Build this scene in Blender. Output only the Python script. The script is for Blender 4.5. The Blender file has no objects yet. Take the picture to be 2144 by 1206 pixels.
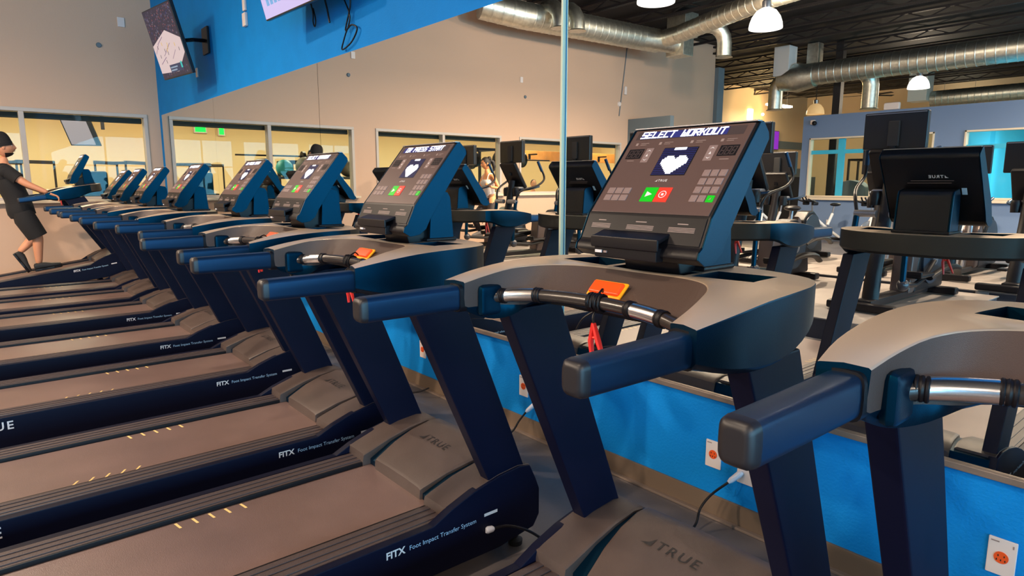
import bpy, bmesh, math, random
from mathutils import Vector, Matrix, Euler
random.seed(7)
scene = bpy.context.scene
COL = scene.collection
PI = math.pi
R = math.radians

# ------------------------------------------------------------------ camera
EYE = 1.45
cd = bpy.data.cameras.new('camera'); cam = bpy.data.objects.new('camera', cd); COL.objects.link(cam)
cd.sensor_width = 36.0; cd.lens = 1361/2144*36; cd.clip_start = 0.05; cd.clip_end = 200
cam.location = (0, 0, EYE); cam.rotation_euler = (R(90-9.182), 0, R(90-39.98))
scene.camera = cam

# ------------------------------------------------------------------ view, world, daylight
vs = scene.view_settings
vs.view_transform = 'Standard'; vs.look = 'None'; vs.gamma = 1.0; vs.use_curve_mapping = False
vs.exposure = 0.06
w = bpy.data.worlds.new('world'); scene.world = w; w.use_nodes = True
bg = w.node_tree.nodes['Background']; bg.inputs[0].default_value = (0.16, 0.42, 0.85, 1); bg.inputs[1].default_value = 1.0

def area_light(name, loc, rot, sx, sy, energy, color):
    l = bpy.data.lights.new(name, 'AREA'); l.shape = 'RECTANGLE'; l.size = sx; l.size_y = sy
    l.energy = energy; l.color = color
    o = bpy.data.objects.new(name, l); COL.objects.link(o); o.location = loc; o.rotation_euler = rot
    return o
def point_light(name, loc, energy, color, radius=0.2):
    l = bpy.data.lights.new(name, 'POINT'); l.energy = energy; l.color = color; l.shadow_soft_size = radius
    o = bpy.data.objects.new(name, l); COL.objects.link(o); o.location = loc
    return o
XR = 8.0           # storefront wall
XL = -11.1         # wall with the interior windows
YW = 2.4           # wall with the mirrors
ZC = 5.3           # roof deck
# daylight coming through the storefront bays of the right wall
BAYS = [(-10.6, -8.0), (-7.6, -5.0), (-4.6, -2.0), (-1.6, 2.1)]
for (y0, y1) in BAYS:
    area_light('storefront_daylight', (XR-0.06, (y0+y1)/2, 1.85), (0, R(90), 0), 2.9, y1-y0, 290*(y1-y0)/2.6, (0.25, 0.68, 1.0))
# high bay lamps: (x, y) under the roof deck, light is made with each lamp below
LAMP_Z = 4.15
LAMPS = [(-6.6, -3.6), (-6.4, -6.45), (-7.4, -16.8), (-6.6, -0.6), (-1.6, -1.0), (-1.6, -4.4), (-1.4, -8.2), (-1.2, -11.4), (3.6, -1.5), (3.6, -6.0), (-1.0, -17.5)]  # seen ones first; the rest are added out of view to light the room
LAMP_W = 730
LAMP_K = [1.9, 1.9, 1, .50, .26, .75, 1, 1, .55, .7, 1]
WARM = (1.0, 0.78, 0.58)

# ------------------------------------------------------------------ materials
def S(r, g, b):
    def f(c):
        c /= 255.0
        return c/12.92 if c <= 0.04045 else ((c+0.055)/1.055)**2.4
    return (f(r), f(g), f(b), 1)
def mat(name, col, rough=0.5, metal=0.0, spec=0.5, bump=0.0, bscale=60, var=0.0, vscale=4, emit=None, estr=0, trans=0, coat=0, tint=None):
    m = bpy.data.materials.new(name); m.use_nodes = True
    nt = m.node_tree; n = nt.nodes; p = n['Principled BSDF']
    p.inputs['Base Color'].default_value = col; p.inputs['Roughness'].default_value = rough
    p.inputs['Metallic'].default_value = metal; p.inputs['Specular IOR Level'].default_value = spec
    if tint: p.inputs['Specular Tint'].default_value = tint
    if coat: p.inputs['Coat Weight'].default_value = coat
    if trans: p.inputs['Transmission Weight'].default_value = trans
    if emit: p.inputs['Emission Color'].default_value = emit; p.inputs['Emission Strength'].default_value = estr
    tc = n.new('ShaderNodeTexCoord')
    if var:
        t = n.new('ShaderNodeTexNoise'); t.inputs['Scale'].default_value = vscale; t.inputs['Detail'].default_value = 5
        nt.links.new(tc.outputs['Object'], t.inputs['Vector'])
        mx = n.new('ShaderNodeMixRGB'); mx.blend_type = 'MULTIPLY'; mx.inputs[0].default_value = 1
        rp = n.new('ShaderNodeMapRange'); rp.inputs['From Min'].default_value = 0.3; rp.inputs['From Max'].default_value = 0.7
        rp.inputs['To Min'].default_value = 1-var; rp.inputs['To Max'].default_value = 1+var
        nt.links.new(t.outputs['Fac'], rp.inputs['Value']); mx.inputs[1].default_value = col
        nt.links.new(rp.outputs[0], mx.inputs[2]); nt.links.new(mx.outputs[0], p.inputs['Base Color'])
    if bump:
        t = n.new('ShaderNodeTexNoise'); t.inputs['Scale'].default_value = bscale; t.inputs['Detail'].default_value = 3
        nt.links.new(tc.outputs['Object'], t.inputs['Vector'])
        b = n.new('ShaderNodeBump'); b.inputs['Strength'].default_value = bump; b.inputs['Distance'].default_value = 0.01
        nt.links.new(t.outputs['Fac'], b.inputs['Height']); nt.links.new(b.outputs[0], p.inputs['Normal'])
    return m
M = {}
M['wall'] = mat('taupe_paint', S(206, 172, 148), .85, bump=.12, bscale=40)
M['wall2'] = mat('beige_paint', S(214, 190, 160), .85, bump=.1, bscale=40)
M['yellow'] = mat('yellow_paint', S(236, 208, 158), .85, bump=.1, bscale=40)
M['blue'] = mat('blue_paint', S(0, 130, 212), .7, spec=.2, bump=.25, bscale=90, var=.05)
M['part'] = mat('slate_blue_paint', S(112, 134, 168), .8, bump=.1, bscale=40)
M['slate'] = mat('slate_paint', S(104, 118, 128), .8)
M['floor'] = mat('floor_rubber', S(98, 92, 92), .33, bump=.08, bscale=30, var=.14, vscale=2.5)
M['base'] = mat('vinyl_base', S(112, 94, 78), .45)
M['ceil'] = mat('dark_deck', S(13, 11, 16), .8, var=.3, vscale=1)
M['joist'] = mat('dark_steel', S(27, 24, 29), .55)
M['duct'] = mat('galvanised', (0.74, 0.74, 0.66, 1), .40, metal=1, var=.15, vscale=14, bump=.15, bscale=8)
M['wframe'] = mat('window_frame', S(190, 180, 172), .5)
M['sill'] = mat('sill_paint', S(222, 205, 180), .5)
M['trimtan'] = mat('channel_trim', S(150, 132, 120), .35, metal=.4)
M['body'] = mat('blue_sheen_black', (0.001, 0.007, 0.017, 1), .36, spec=.46, tint=(.02, .52, .95, 1), bump=.05, bscale=500)  # blue base and tint put reflected daylight into black plastic
M['upright'] = mat('dark_navy_steel', (0.002, 0.003, 0.016, 1), .5, spec=.18)
M['topskin'] = mat('cream_sheen_plastic', (0.72, 0.55, 0.40, 1), .30, metal=.48, spec=.6, bump=.05, bscale=700)  # cream base carries the sheen of lit walls on the deck top
M['deckfront'] = mat('warm_reflection_plastic', (0.020, 0.017, 0.015, 1), .5, spec=.35)  # brown tint puts the warm reflection on wall-facing faces into the colour
M['dash'] = mat('grained_brown_plastic', (0.085, 0.056, 0.047, 1), .45, spec=.4, bump=.25, bscale=800)
M['belt'] = mat('running_belt', (0.165, 0.104, 0.092, 1), .34, spec=1.0, bump=.12, bscale=350, var=.16, vscale=3)
M['rail'] = mat('foot_rail', (0.062, 0.042, 0.042, 1), .5, bump=.2, bscale=250)
M['hood'] = mat('hood_plastic', (0.080, 0.055, 0.047, 1), .42, bump=.15, bscale=500, var=.12, vscale=8)
M['hoodtxt'] = mat('embossed_dark', (0.018, 0.015, 0.015, 1), .5)
M['cap'] = mat('cap_rubber', (0.014, 0.012, 0.015, 1), .42, spec=.5)
M['black'] = mat('black_plastic', (0.006, 0.005, 0.007, 1), .42, spec=.32)
M['black2'] = mat('matte_black', (0.012, 0.012, 0.014, 1), .65)
M['rubber'] = mat('black_rubber', (0.002, 0.010, 0.028, 1), .40, spec=1.0, tint=(.25, .55, 1, 1))  # blue base and tint carry daylight reflected on black rubber
M['grip'] = mat('bronze_grip_tube', (0.03, 0.024, 0.022, 1), .25, spec=.7)
M['chrome'] = mat('brushed_steel', (0.80, 0.79, 0.80, 1), .24, metal=1)
M['panel'] = mat('panel_overlay', (0.115, 0.070, 0.062, 1), .33, spec=.5)
M['key'] = mat('panel_key', (0.26, 0.18, 0.17, 1), .4)
M['green'] = mat('green_key', S(0, 170, 20), .4, emit=S(0, 190, 20), estr=.35)
M['red'] = mat('red_key', S(220, 50, 35), .4, emit=S(235, 60, 40), estr=.3)
M['led'] = mat('white_led', (1, 1, 1, 1), .4, emit=(.86, .90, 1, 1), estr=1.6)
M['ledoff'] = mat('blue_led_field', (0.02, 0.02, 0.10, 1), .3, emit=(0.05, 0.06, 0.32, 1), estr=.35)
M['leddim'] = mat('dim_led', (0.07, 0.05, 0.05, 1), .3)
M['ledspot'] = mat('violet_led', (0.1, 0.1, 0.3, 1), .3, emit=(0.30, 0.30, 0.7, 1), estr=.5)
M['print'] = mat('white_print', S(225, 222, 225), .5)
M['printblue'] = mat('pale_blue_print', S(170, 205, 235), .5)
M['greyprint'] = mat('grey_print', S(150, 130, 125), .5)
M['cream'] = mat('cream_print', S(238, 205, 135), .5)
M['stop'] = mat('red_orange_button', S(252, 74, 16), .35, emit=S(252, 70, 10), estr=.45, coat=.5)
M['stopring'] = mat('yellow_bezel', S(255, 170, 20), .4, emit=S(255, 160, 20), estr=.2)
M['clip'] = mat('red_clip', S(235, 45, 35), .4)
M['plate'] = mat('ivory_plate', S(228, 214, 208), .4)
M['orange'] = mat('orange_socket', S(240, 90, 35), .4)
M['plug'] = mat('pale_plug', S(205, 205, 215), .35)
M['tvframe'] = mat('tv_bezel', (0.01, 0.01, 0.012, 1), .3)
M['fabric'] = mat('black_cloth', (0.010, 0.009, 0.010, 1), .9, bump=.3, bscale=120)
M['skin'] = mat('skin', S(205, 140, 105), .55, bump=.05, bscale=90)
M['skin2'] = mat('skin_warm_lit', S(235, 158, 105), .55)  # tone raised to carry the orange light on the woman
M['hair'] = mat('dark_hair', (0.012, 0.008, 0.007, 1), .55, bump=.5, bscale=70)
M['white'] = mat('white_cloth', S(225, 215, 210), .8, bump=.2, bscale=60)
M['legging'] = mat('charcoal_leggings', S(48, 38, 40), .7)
M['whitepaint'] = mat('white_enamel', S(225, 225, 225), .35)
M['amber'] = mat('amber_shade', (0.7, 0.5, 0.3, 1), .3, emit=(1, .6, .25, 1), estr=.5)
M['tube'] = mat('lit_diffuser', (1, 1, 1, 1), .4, emit=(1, .9, .68, 1), estr=5)
M['sconce'] = mat('lit_sconce', (1, .8, .5, 1), .4, emit=(1, .74, .34, 1), estr=9)
M['exit'] = mat('exit_reflection_green', (0, .8, .1, 1), .4, emit=(0, 1, .08, 1), estr=1.2)
M['wood'] = mat('pine_board', S(224, 150, 78), .5, var=.15, vscale=6)
M['lightfloor'] = mat('platform_vinyl', S(150, 140, 134), .5, var=.06)
M['platside'] = mat('platform_side', S(62, 60, 68), .6)
M['ball'] = mat('grey_ball', S(110, 104, 92), .6)
M['ball2'] = mat('teal_ball', S(40, 150, 150), .5)
M['silver'] = mat('lit_strip_silver', S(150, 150, 155), .3, metal=.7)
M['purple'] = mat('purple_screen', (0.2, 0.02, 0.4, 1), .3, emit=S(120, 20, 190), estr=.8)
M['cyanroom'] = mat('cyan_light_paint', S(60, 180, 215), .8)  # cyan tone puts the bluish room light into the paint colour
M['seam'] = mat('glass_edge', S(205, 214, 190), .4)
M['tealstrip'] = mat('teal_edge', S(40, 150, 170), .3, emit=None)

def mirror_mat():
    m = bpy.data.materials.new('mirror_glass'); m.use_nodes = True
    p = m.node_tree.nodes['Principled BSDF']
    p.inputs['Base Color'].default_value = (.90, .92, .88, 1); p.inputs['Metallic'].default_value = 1; p.inputs['Roughness'].default_value = 0.0
    return m
M['mirror'] = mirror_mat()
def shade_mat():
    m = bpy.data.materials.new('prismatic_acrylic'); m.use_nodes = True
    nt = m.node_tree; n = nt.nodes; n.remove(n['Principled BSDF'])
    tr = n.new('ShaderNodeBsdfTransparent'); em = n.new('ShaderNodeEmission'); em.inputs[0].default_value = (1, .93, .86, 1); em.inputs[1].default_value = 2.6
    mx = n.new('ShaderNodeMixShader'); mx.inputs[0].default_value = .62
    nt.links.new(tr.outputs[0], mx.inputs[1]); nt.links.new(em.outputs[0], mx.inputs[2]); nt.links.new(mx.outputs[0], n['Material Output'].inputs[0])
    return m
M['lampshade'] = shade_mat()
def glass_mat():
    m = bpy.data.materials.new('window_glass'); m.use_nodes = True
    nt = m.node_tree; n = nt.nodes; out = n['Material Output']; n.remove(n['Principled BSDF'])
    tr = n.new('ShaderNodeBsdfTransparent'); tr.inputs[0].default_value = (.92, .97, .93, 1)
    gl = n.new('ShaderNodeBsdfGlossy'); gl.inputs['Roughness'].default_value = 0.0; gl.inputs[0].default_value = (1, 1, 1, 1)
    lw = n.new('ShaderNodeLayerWeight'); lw.inputs[0].default_value = .5
    pw = n.new('ShaderNodeMath'); pw.operation = 'POWER'; pw.inputs[1].default_value = 4; nt.links.new(lw.outputs['Facing'], pw.inputs[0])
    fr = n.new('ShaderNodeMath'); fr.operation = 'MULTIPLY_ADD'; fr.inputs[1].default_value = .6; fr.inputs[2].default_value = .010; nt.links.new(pw.outputs[0], fr.inputs[0])
    mx = n.new('ShaderNodeMixShader')
    nt.links.new(fr.outputs[0], mx.inputs[0]); nt.links.new(tr.outputs[0], mx.inputs[1]); nt.links.new(gl.outputs[0], mx.inputs[2])
    nt.links.new(mx.outputs[0], out.inputs[0])
    return m
M['glass'] = glass_mat()

# ------------------------------------------------------------------ mesh helpers
class MB:
    """collects shapes and links them as one mesh object"""
    def __init__(self): self.v = []; self.f = []; self.m = []; self.mats = []
    def mi(self, m):
        if m is None: return 0
        if m not in self.mats: self.mats.append(m)
        return self.mats.index(m)
    def add(self, vs, fs, m=None, T=None):
        b = len(self.v)
        for p in vs: self.v.append((T @ Vector(p)) if T is not None else Vector(p))
        k = self.mi(m)
        for f in fs: self.f.append([b+i for i in f]); self.m.append(k)
        return self
    def bm(self, bm, m=None, T=None):
        bm.verts.ensure_lookup_table(); bm.verts.index_update()
        self.add([v.co.copy() for v in bm.verts], [[v.index for v in f.verts] for f in bm.faces], m, T); bm.free(); return self
    def box(self, c, s, m=None, bev=0.0, rot=None, seg=2, T=None):
        b = bmesh.new(); bmesh.ops.create_cube(b, size=1)
        bmesh.ops.scale(b, vec=s, verts=b.verts)
        if bev: bmesh.ops.bevel(b, geom=list(b.edges), offset=min(bev, min(s)*.49), segments=seg, profile=.5, affect='EDGES')
        X = Matrix.Translation(c)
        if rot: X = X @ Euler(rot).to_matrix().to_4x4()
        if T is not None: X = T @ X
        return self.bm(b, m, X)
    def prism(self, poly, a0, a1, axis='x', m=None, bev=0.0, T=None, seg=2):
        """poly in the other two axes, extruded along axis"""
        b = bmesh.new()
        def P(u, v, a): return {'x': (a, u, v), 'y': (u, a, v), 'z': (u, v, a)}[axis]
        v0 = [b.verts.new(P(u, v, a0)) for u, v in poly]; v1 = [b.verts.new(P(u, v, a1)) for u, v in poly]
        b.faces.new(v0); b.faces.new(v1[::-1]); n = len(poly)
        for i in range(n): b.faces.new((v0[i], v0[(i+1) % n], v1[(i+1) % n], v1[i]))
        bmesh.ops.recalc_face_normals(b, faces=b.faces)
        if bev:
            eds = [e for e in b.edges if e.calc_length() > bev*1.5]
            bmesh.ops.bevel(b, geom=eds, offset=bev, segments=seg, profile=.5, affect='EDGES', clamp_overlap=True)
        return self.bm(b, m, T)
    def tube(self, pts, r, m=None, n=12, cap=True, T=None, closed=False, flat=1.0):
        pts = [Vector(p) for p in pts]; k = len(pts); rr = r if isinstance(r, (list, tuple)) else [r]*k
        vs = []; up = None
        for i, p in enumerate(pts):
            if closed: t = pts[(i+1) % k]-pts[i-1]
            else: t = pts[min(i+1, k-1)]-pts[max(i-1, 0)]
            t.normalize()
            if up is None: up = Vector((0, 0, 1)) if abs(t.z) < .9 else Vector((1, 0, 0))
            s = t.cross(up); s.normalize(); u2 = s.cross(t); u2.normalize(); up = u2
            for j in range(n):
                a = 2*PI*j/n; vs.append(p+s*math.cos(a)*rr[i]+u2*math.sin(a)*rr[i]*flat)
        fs = []
        for i in range(k if closed else k-1):
            for j in range(n):
                i2 = (i+1) % k
                fs.append((i*n+j, i*n+(j+1) % n, i2*n+(j+1) % n, i2*n+j))
        if cap and not closed: fs.append(tuple(range(n))[::-1]); fs.append(tuple((k-1)*n+j for j in range(n)))
        return self.add(vs, fs, m, T)
    def cyl(self, a, b, r, m=None, n=20, r2=None, T=None):
        return self.tube([a, b], [r, r if r2 is None else r2], m, n, T=T)
    def lathe(self, prof, m=None, n=28, T=None, cap=True):
        vs = []; k = len(prof)
        for r, z in prof:
            for j in range(n): a = 2*PI*j/n; vs.append((r*math.cos(a), r*math.sin(a), z))
        fs = [(i*n+j, i*n+(j+1) % n, (i+1)*n+(j+1) % n, (i+1)*n+j) for i in range(k-1) for j in range(n)]
        if cap: fs.append(tuple(range(n))[::-1]); fs.append(tuple((k-1)*n+j for j in range(n)))
        return self.add(vs, fs, m, T)
    def ball(self, c, r, m=None, sc=(1, 1, 1), seg=20, T=None):
        b = bmesh.new(); bmesh.ops.create_uvsphere(b, u_segments=seg, v_segments=seg*2//3, radius=r)
        X = Matrix.Translation(c) @ Matrix.Diagonal((*sc, 1))
        if T is not None: X = T @ X
        return self.bm(b, m, X)
    def loft(self, rings, m=None, closed_ring=True, caps=True, T=None):
        n = len(rings[0]); vs = [p for r in rings for p in r]; fs = []
        for i in range(len(rings)-1):
            for j in range(n if closed_ring else n-1):
                fs.append((i*n+j, i*n+(j+1) % n, (i+1)*n+(j+1) % n, (i+1)*n+j))
        if caps: fs.append(tuple(range(n))[::-1]); fs.append(tuple((len(rings)-1)*n+j for j in range(n)))
        return self.add(vs, fs, m, T)
    def poly(self, pts, m=None, T=None): return self.add(pts, [tuple(range(len(pts)))], m, T)
    def build(self, name, m=None, parent=None, smooth=True, ang=35):
        me = bpy.data.meshes.new(name)
        me.from_pydata([tuple(p) for p in self.v], [], self.f)
        mats = self.mats if self.mats else [m]
        for q in mats: me.materials.append(M[q] if isinstance(q, str) else q)
        if self.mats:
            me.polygons.foreach_set('material_index', self.m)
        b = bmesh.new(); b.from_mesh(me); bmesh.ops.recalc_face_normals(b, faces=b.faces); b.to_mesh(me); b.free()
        if smooth:
            me.polygons.foreach_set('use_smooth', [True]*len(me.polygons)); me.set_sharp_from_angle(angle=R(ang))
        me.update()
        o = bpy.data.objects.new(name, me); COL.objects.link(o)
        if smooth:
            wn = o.modifiers.new('normals', 'WEIGHTED_NORMAL'); wn.keep_sharp = True; wn.weight = 80
        if parent: o.parent = parent
        return o
def empty(name, loc=(0, 0, 0), rz=0):
    o = bpy.data.objects.new(name, None); COL.objects.link(o); o.location = loc; o.rotation_euler = (0, 0, rz); o.empty_display_size = .1
    return o
def tag(o, label=None, cat=None, group=None, kind=None):
    if label: o['label'] = label
    if cat: o['category'] = cat
    if group: o['group'] = group
    if kind: o['kind'] = kind
    return o
def struct(o): o['kind'] = 'structure'; return o
def copy_tree(o, parent=None):
    c = o.copy(); COL.objects.link(c)
    if parent: c.parent = parent
    for ch in KIDS(o): copy_tree(ch, c)
    return c
def KIDS(o): return [x for x in list(COL.objects) if x.parent == o]
def inset_poly(pts, d):
    c = sum((Vector(p) for p in pts), Vector((0, 0)))/len(pts)
    return [tuple(c+(Vector(p)-c)*(1-d)) for p in pts]
_txt = {}
def text_geo(s, size=1.0, shear=0.0, space=1.0, align='LEFT', offset=0.0):
    key = (s, size, shear, space, align, offset)
    if key in _txt: return _txt[key]
    c = bpy.data.curves.new('t', 'FONT'); c.body = s; c.size = size; c.shear = shear; c.space_character = space
    c.align_x = align; c.extrude = 0; c.resolution_u = 3; c.offset = offset
    o = bpy.data.objects.new('t', c); COL.objects.link(o)
    dg = bpy.context.evaluated_depsgraph_get(); me = bpy.data.meshes.new_from_object(o.evaluated_get(dg))
    r = ([v.co.copy() for v in me.vertices], [tuple(p.vertices) for p in me.polygons])
    bpy.data.objects.remove(o); bpy.data.curves.remove(c); bpy.data.meshes.remove(me)
    _txt[key] = r
    return r
def frame(o, x, y):
    """matrix with origin o, columns x, y and their cross product"""
    x = Vector(x).normalized(); y = Vector(y).normalized(); z = x.cross(y).normalized()
    return Matrix(((x.x, y.x, z.x, o[0]), (x.y, y.y, z.y, o[1]), (x.z, y.z, z.z, o[2]), (0, 0, 0, 1)))
def put_text(mb, s, size, T, m, **k):
    v, f = text_geo(s, size, **k); mb.add(v, f, m, T)
def logo(mb, x, y, h, T, m, bold=.01):
    """small triangle mark followed by the four letters"""
    mb.add([(x, y, 0), (x+h*.95, y, 0), (x+h*.95, y+h*1.0, 0), (x+h*.62, y+h*.34, 0)], [(0, 1, 2, 3)], m, T)
    put_text(mb, 'TRUE', h*1.36, T @ Matrix.Translation((x+h*1.25, y, 0)), m, space=1.25, offset=bold*h)

# fourteen segment style letters for the message display
SEG = {'S': [(1,1,0,1),(0,1,0,.5),(0,.5,1,.5),(1,.5,1,0),(1,0,0,0)], 'E': [(1,1,0,1),(0,1,0,0),(0,.5,.8,.5),(0,0,1,0)],
 'L': [(0,1,0,0),(0,0,1,0)], 'C': [(1,1,0,1),(0,1,0,0),(0,0,1,0)], 'T': [(0,1,1,1),(.5,1,.5,0)], 'W': [(0,1,0,0),(0,0,1,0),(1,0,1,1),(.5,0,.5,.5)],
 'O': [(0,0,0,1),(0,1,1,1),(1,1,1,0),(1,0,0,0)], 'R': [(0,0,0,1),(0,1,1,1),(1,1,1,.5),(1,.5,0,.5),(.4,.5,1,0)],
 'K': [(0,0,0,1),(0,.5,.5,.5),(.5,.5,1,1),(.5,.5,1,0)], 'U': [(0,1,0,0),(0,0,1,0),(1,0,1,1)], 'P': [(0,0,0,1),(0,1,1,1),(1,1,1,.5),(1,.5,0,.5)],
 'A': [(0,0,0,1),(0,1,1,1),(1,1,1,0),(0,.5,1,.5)], '8': [(0,0,0,1),(0,1,1,1),(1,1,1,0),(0,.5,1,.5),(0,0,1,0)], ' ': []}
def seg_text(mb, s, x, y, wch, h, step, th, T, m, sh=.15):
    for i, ch in enumerate(s):
        for (a, b, c, d) in SEG[ch]:
            p = Vector((x+i*step+a*wch+b*h*sh, y+b*h, 0)); q = Vector((x+i*step+c*wch+d*h*sh, y+d*h, 0))
            t = (q-p).normalized(); n = Vector((-t.y, t.x, 0))*th/2; e = t*th/2
            mb.add([p-e-n, q+e-n, q+e+n, p-e+n], [(0, 1, 2, 3)], m, T)

# ================================================================== THE ROOM
def sbox(name, x0, x1, y0, y1, z0, z1, m, bev=0):
    return struct(MB().box(((x0+x1)/2, (y0+y1)/2, (z0+z1)/2), (x1-x0, y1-y0, z1-z0), None, bev).build(name, m))
YB = -25.4; XF = -14.9; YE = -12.1
sbox('floor', XF-1.5, XR+.3, YB-.3, 6.2, -.2, 0, 'floor')
sbox('ceiling', XF-1.5, XR+.3, YB-.3, 2.7, ZC, ZC+.2, 'ceil')
sbox('wall_back', XF-.3, XR+.3, YB-.2, YB, 0, ZC, 'wall2')
sbox('wall_mirror', XL-.25, XR+.3, YW, YW+.2, 0, ZC, 'blue')
sbox('wall_far_left', XF-.2, XF, YB, YE+.0, 0, ZC, 'wall2')
# wall with the windows of the next room, pierced by three openings
WIN = [(-.81, 2.23, .72), (-4.25, -1.25, -2.76), (-8.11, -4.76, -6.4)]
WZ0, WZ1 = 1.215, 2.45
mb = MB()
def wseg(y0, y1, z0, z1): mb.box((XL-.1, (y0+y1)/2, (z0+z1)/2), (.2, y1-y0, z1-z0), 'wall')
ys = [YE]+[v for w_ in reversed(WIN) for v in (w_[0], w_[1])]+[YW]
for i in range(0, len(ys), 2): wseg(ys[i], ys[i+1], WZ0, WZ1)
wseg(YE, YW, 0, WZ0); wseg(YE, YW, WZ1, ZC)
mb.box(((XL+XF)/2-.1, YE+.1, ZC/2), (XL-XF-.2, .2, ZC), 'yellow')
struct(mb.build('wall_left', None))
for i, (y0, y1, ym) in enumerate(WIN):
    f = MB()
    for (a, b, z0, z1) in ((y0, y1, WZ1-.05, WZ1), (y0, y1, WZ0, WZ0+.04), (y0, y0+.05, WZ0+.04, WZ1-.05), (y1-.05, y1, WZ0+.04, WZ1-.05), (ym-.03, ym+.03, WZ0+.04, WZ1-.05)):
        f.box((XL-.05, (a+b)/2, (z0+z1)/2), (.14, b-a, z1-z0), None, .005)
    fo = struct(f.build('window_%d' % (i+1), 'wframe'))
    g = MB()
    for a, b in ((y0+.05, ym-.03), (ym+.03, y1-.05)): g.box((XL-.06, (a+b)/2, (WZ0+WZ1)/2), (.008, b-a, WZ1-WZ0-.1))
    g.build('glass_pane', 'glass', fo)
    MB().box((XL-.03, (y0+y1)/2, WZ0-.02), (.26, y1-y0+.12, .04), None, .008).build('window_sill', 'sill', fo)
    MB().box((XL-.15, (y0+y1)/2, WZ1-.09), (.04, y1-y0-.1, .08), None, .01).build('blind_rail', 'black2', fo)
# short wall standing out from the window wall
sbox('wall_stub', XL, -9.8, -8.5, -8.36, 0, 3.04, 'slate')
sbox('trim_1', XL-.2, XL+.12, YE-.3, YE-.002, 0, 4.7, 'slate')
# partition that closes the far part of the gym, with windows
PX0, PY, PZ = -8.7, -12.7, 3.2
POPEN = [(-8.49, -6.85), (-6.15, -5.55), (-4.95, 1.2), (1.8, 6.5)]
mb = MB(); z0, z1 = 1.08, 2.62
xs = [PX0]+[v for p_ in POPEN for v in p_]+[XR]
for i in range(0, len(xs), 2): mb.box(((xs[i]+xs[i+1])/2, PY-.07, (z0+z1)/2), (xs[i+1]-xs[i], .14, z1-z0), 'part')
mb.box(((PX0+XR)/2, PY-.07, z0/2), (XR-PX0, .14, z0), 'part'); mb.box(((PX0+XR)/2, PY-.07, (z1+PZ)/2), (XR-PX0, .14, PZ-z1), 'part')
struct(mb.build('wall_partition', None))
for i, (a, b) in enumerate(POPEN):
    f = MB(); xm = (a+b)/2
    for (p, q, r, s) in ((a, b, z1-.04, z1), (a, b, z0, z0+.04), (a, a+.04, z0, z1), (b-.04, b, z0, z1)):
        f.box(((p+q)/2, PY-.06, (r+s)/2), (q-p, .18, s-r), 'sill', .005)
    if b-a > 1: f.box((xm, PY-.07, (z0+z1)/2), (.16, .06, z1-z0), 'cyanroom'); f.box((xm, PY-.07, z0+(z1-z0)*.76), (b-a-.08, .05, .10), 'cyanroom')
    fo = struct(f.build('window_%d' % (i+4), None))
    MB().box((xm, PY-.1, (z0+z1)/2), (b-a-.08, .008, z1-z0-.08)).build('glass_pane', 'glass', fo)
    MB().box((xm, PY+.03, z0-.04), (b-a+.14, .16, .07), None, .01).build('window_sill', 'sill', fo)
# room behind the partition: side wall between a yellow and a cyan half
sbox('wall_inner', -5.3, -5.16, YB, PY-.16, 0, 3.1, 'cyanroom')
sbox('wall_inner_back', -5.16, XR, -19.2, -19.0, 0, 3.1, 'cyanroom')
# right wall, pierced by the storefront bays
mb = MB(); zz0, zz1 = .4, 3.3
ys = [YB]+[v for b_ in BAYS for v in b_]+[YW]
for i in range(0, len(ys), 2): mb.box((XR+.1, (ys[i]+ys[i+1])/2, (zz0+zz1)/2), (.2, ys[i+1]-ys[i], zz1-zz0), 'wall2')
mb.box((XR+.1, (YB+YW)/2, zz0/2), (.2, YW-YB, zz0), 'wall2'); mb.box((XR+.1, (YB+YW)/2, (zz1+ZC)/2), (.2, YW-YB, ZC-zz1), 'wall2')
struct(mb.build('wall_right', None))
for i, (y0, y1) in enumerate(BAYS):
    f = MB(); ym = (y0+y1)/2
    for (a, b, p, q) in ((y0, y1, zz1-.06, zz1), (y0, y1, zz0, zz0+.06), (y0, y0+.06, zz0, zz1), (y1-.06, y1, zz0, zz1), (ym-.03, ym+.03, zz0, zz1), (y0, y1, 2.1, 2.16)):
        f.box((XR-.1, (a+b)/2, (p+q)/2), (.06, b-a, q-p))
    struct(f.build('window_%d' % (i+8), 'wframe'))
# the next room behind the interior windows
sbox('wall_next_far', -16.2, -16.0, -11.9, 6.0, 0, 3.3, 'yellow')
sbox('wall_next_corner', -16.0, -14.75, -11.9, -11.85, 0, 3.3, 'yellow')
sbox('wall_next_end', -16.0, XL-.2, 5.8, 6.0, 0, 3.3, 'yellow')
sbox('wall_next_start', -14.75, XL-.2, -11.9, -11.85, 0, 3.3, 'yellow')
sbox('wall_next_side', XL-.25, XL-.2, YW+.2, 5.8, 0, 3.3, 'yellow')
sbox('ceiling_next', -16.2, XL-.2, -11.9, 6.0, 3.3, 3.4, 'wall2')
for y in (4.0, 1.2, -1.6, -4.4, -7.2, -10.2):  # last one is added to brighten the view through the third window
    t = MB().box((-13.6, y, 3.27), (.6, 1.2, .05), 'tube', .01).box((-13.6, y, 3.28), (.66, 1.26, .04), 'whitepaint', .01)
    o = tag(t.build('ceiling_light', None), 'lit rectangular ceiling light in the next room, '+{4.0: 'beyond the corner window', 1.2: 'above the dark boxy machine', -1.6: 'above the exercise balls', -4.4: 'above the barbell behind the woman', -7.2: 'above the seated man', -10.2: 'added to brighten the far end of the wooden board'}[y], 'ceiling light', 'ceiling lights of the next room')
    area_light('ceiling_light_lamp', (-13.6, y, 3.2), (0, 0, 0), .6, 1.2, 88, (1, .84, .62))
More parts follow.
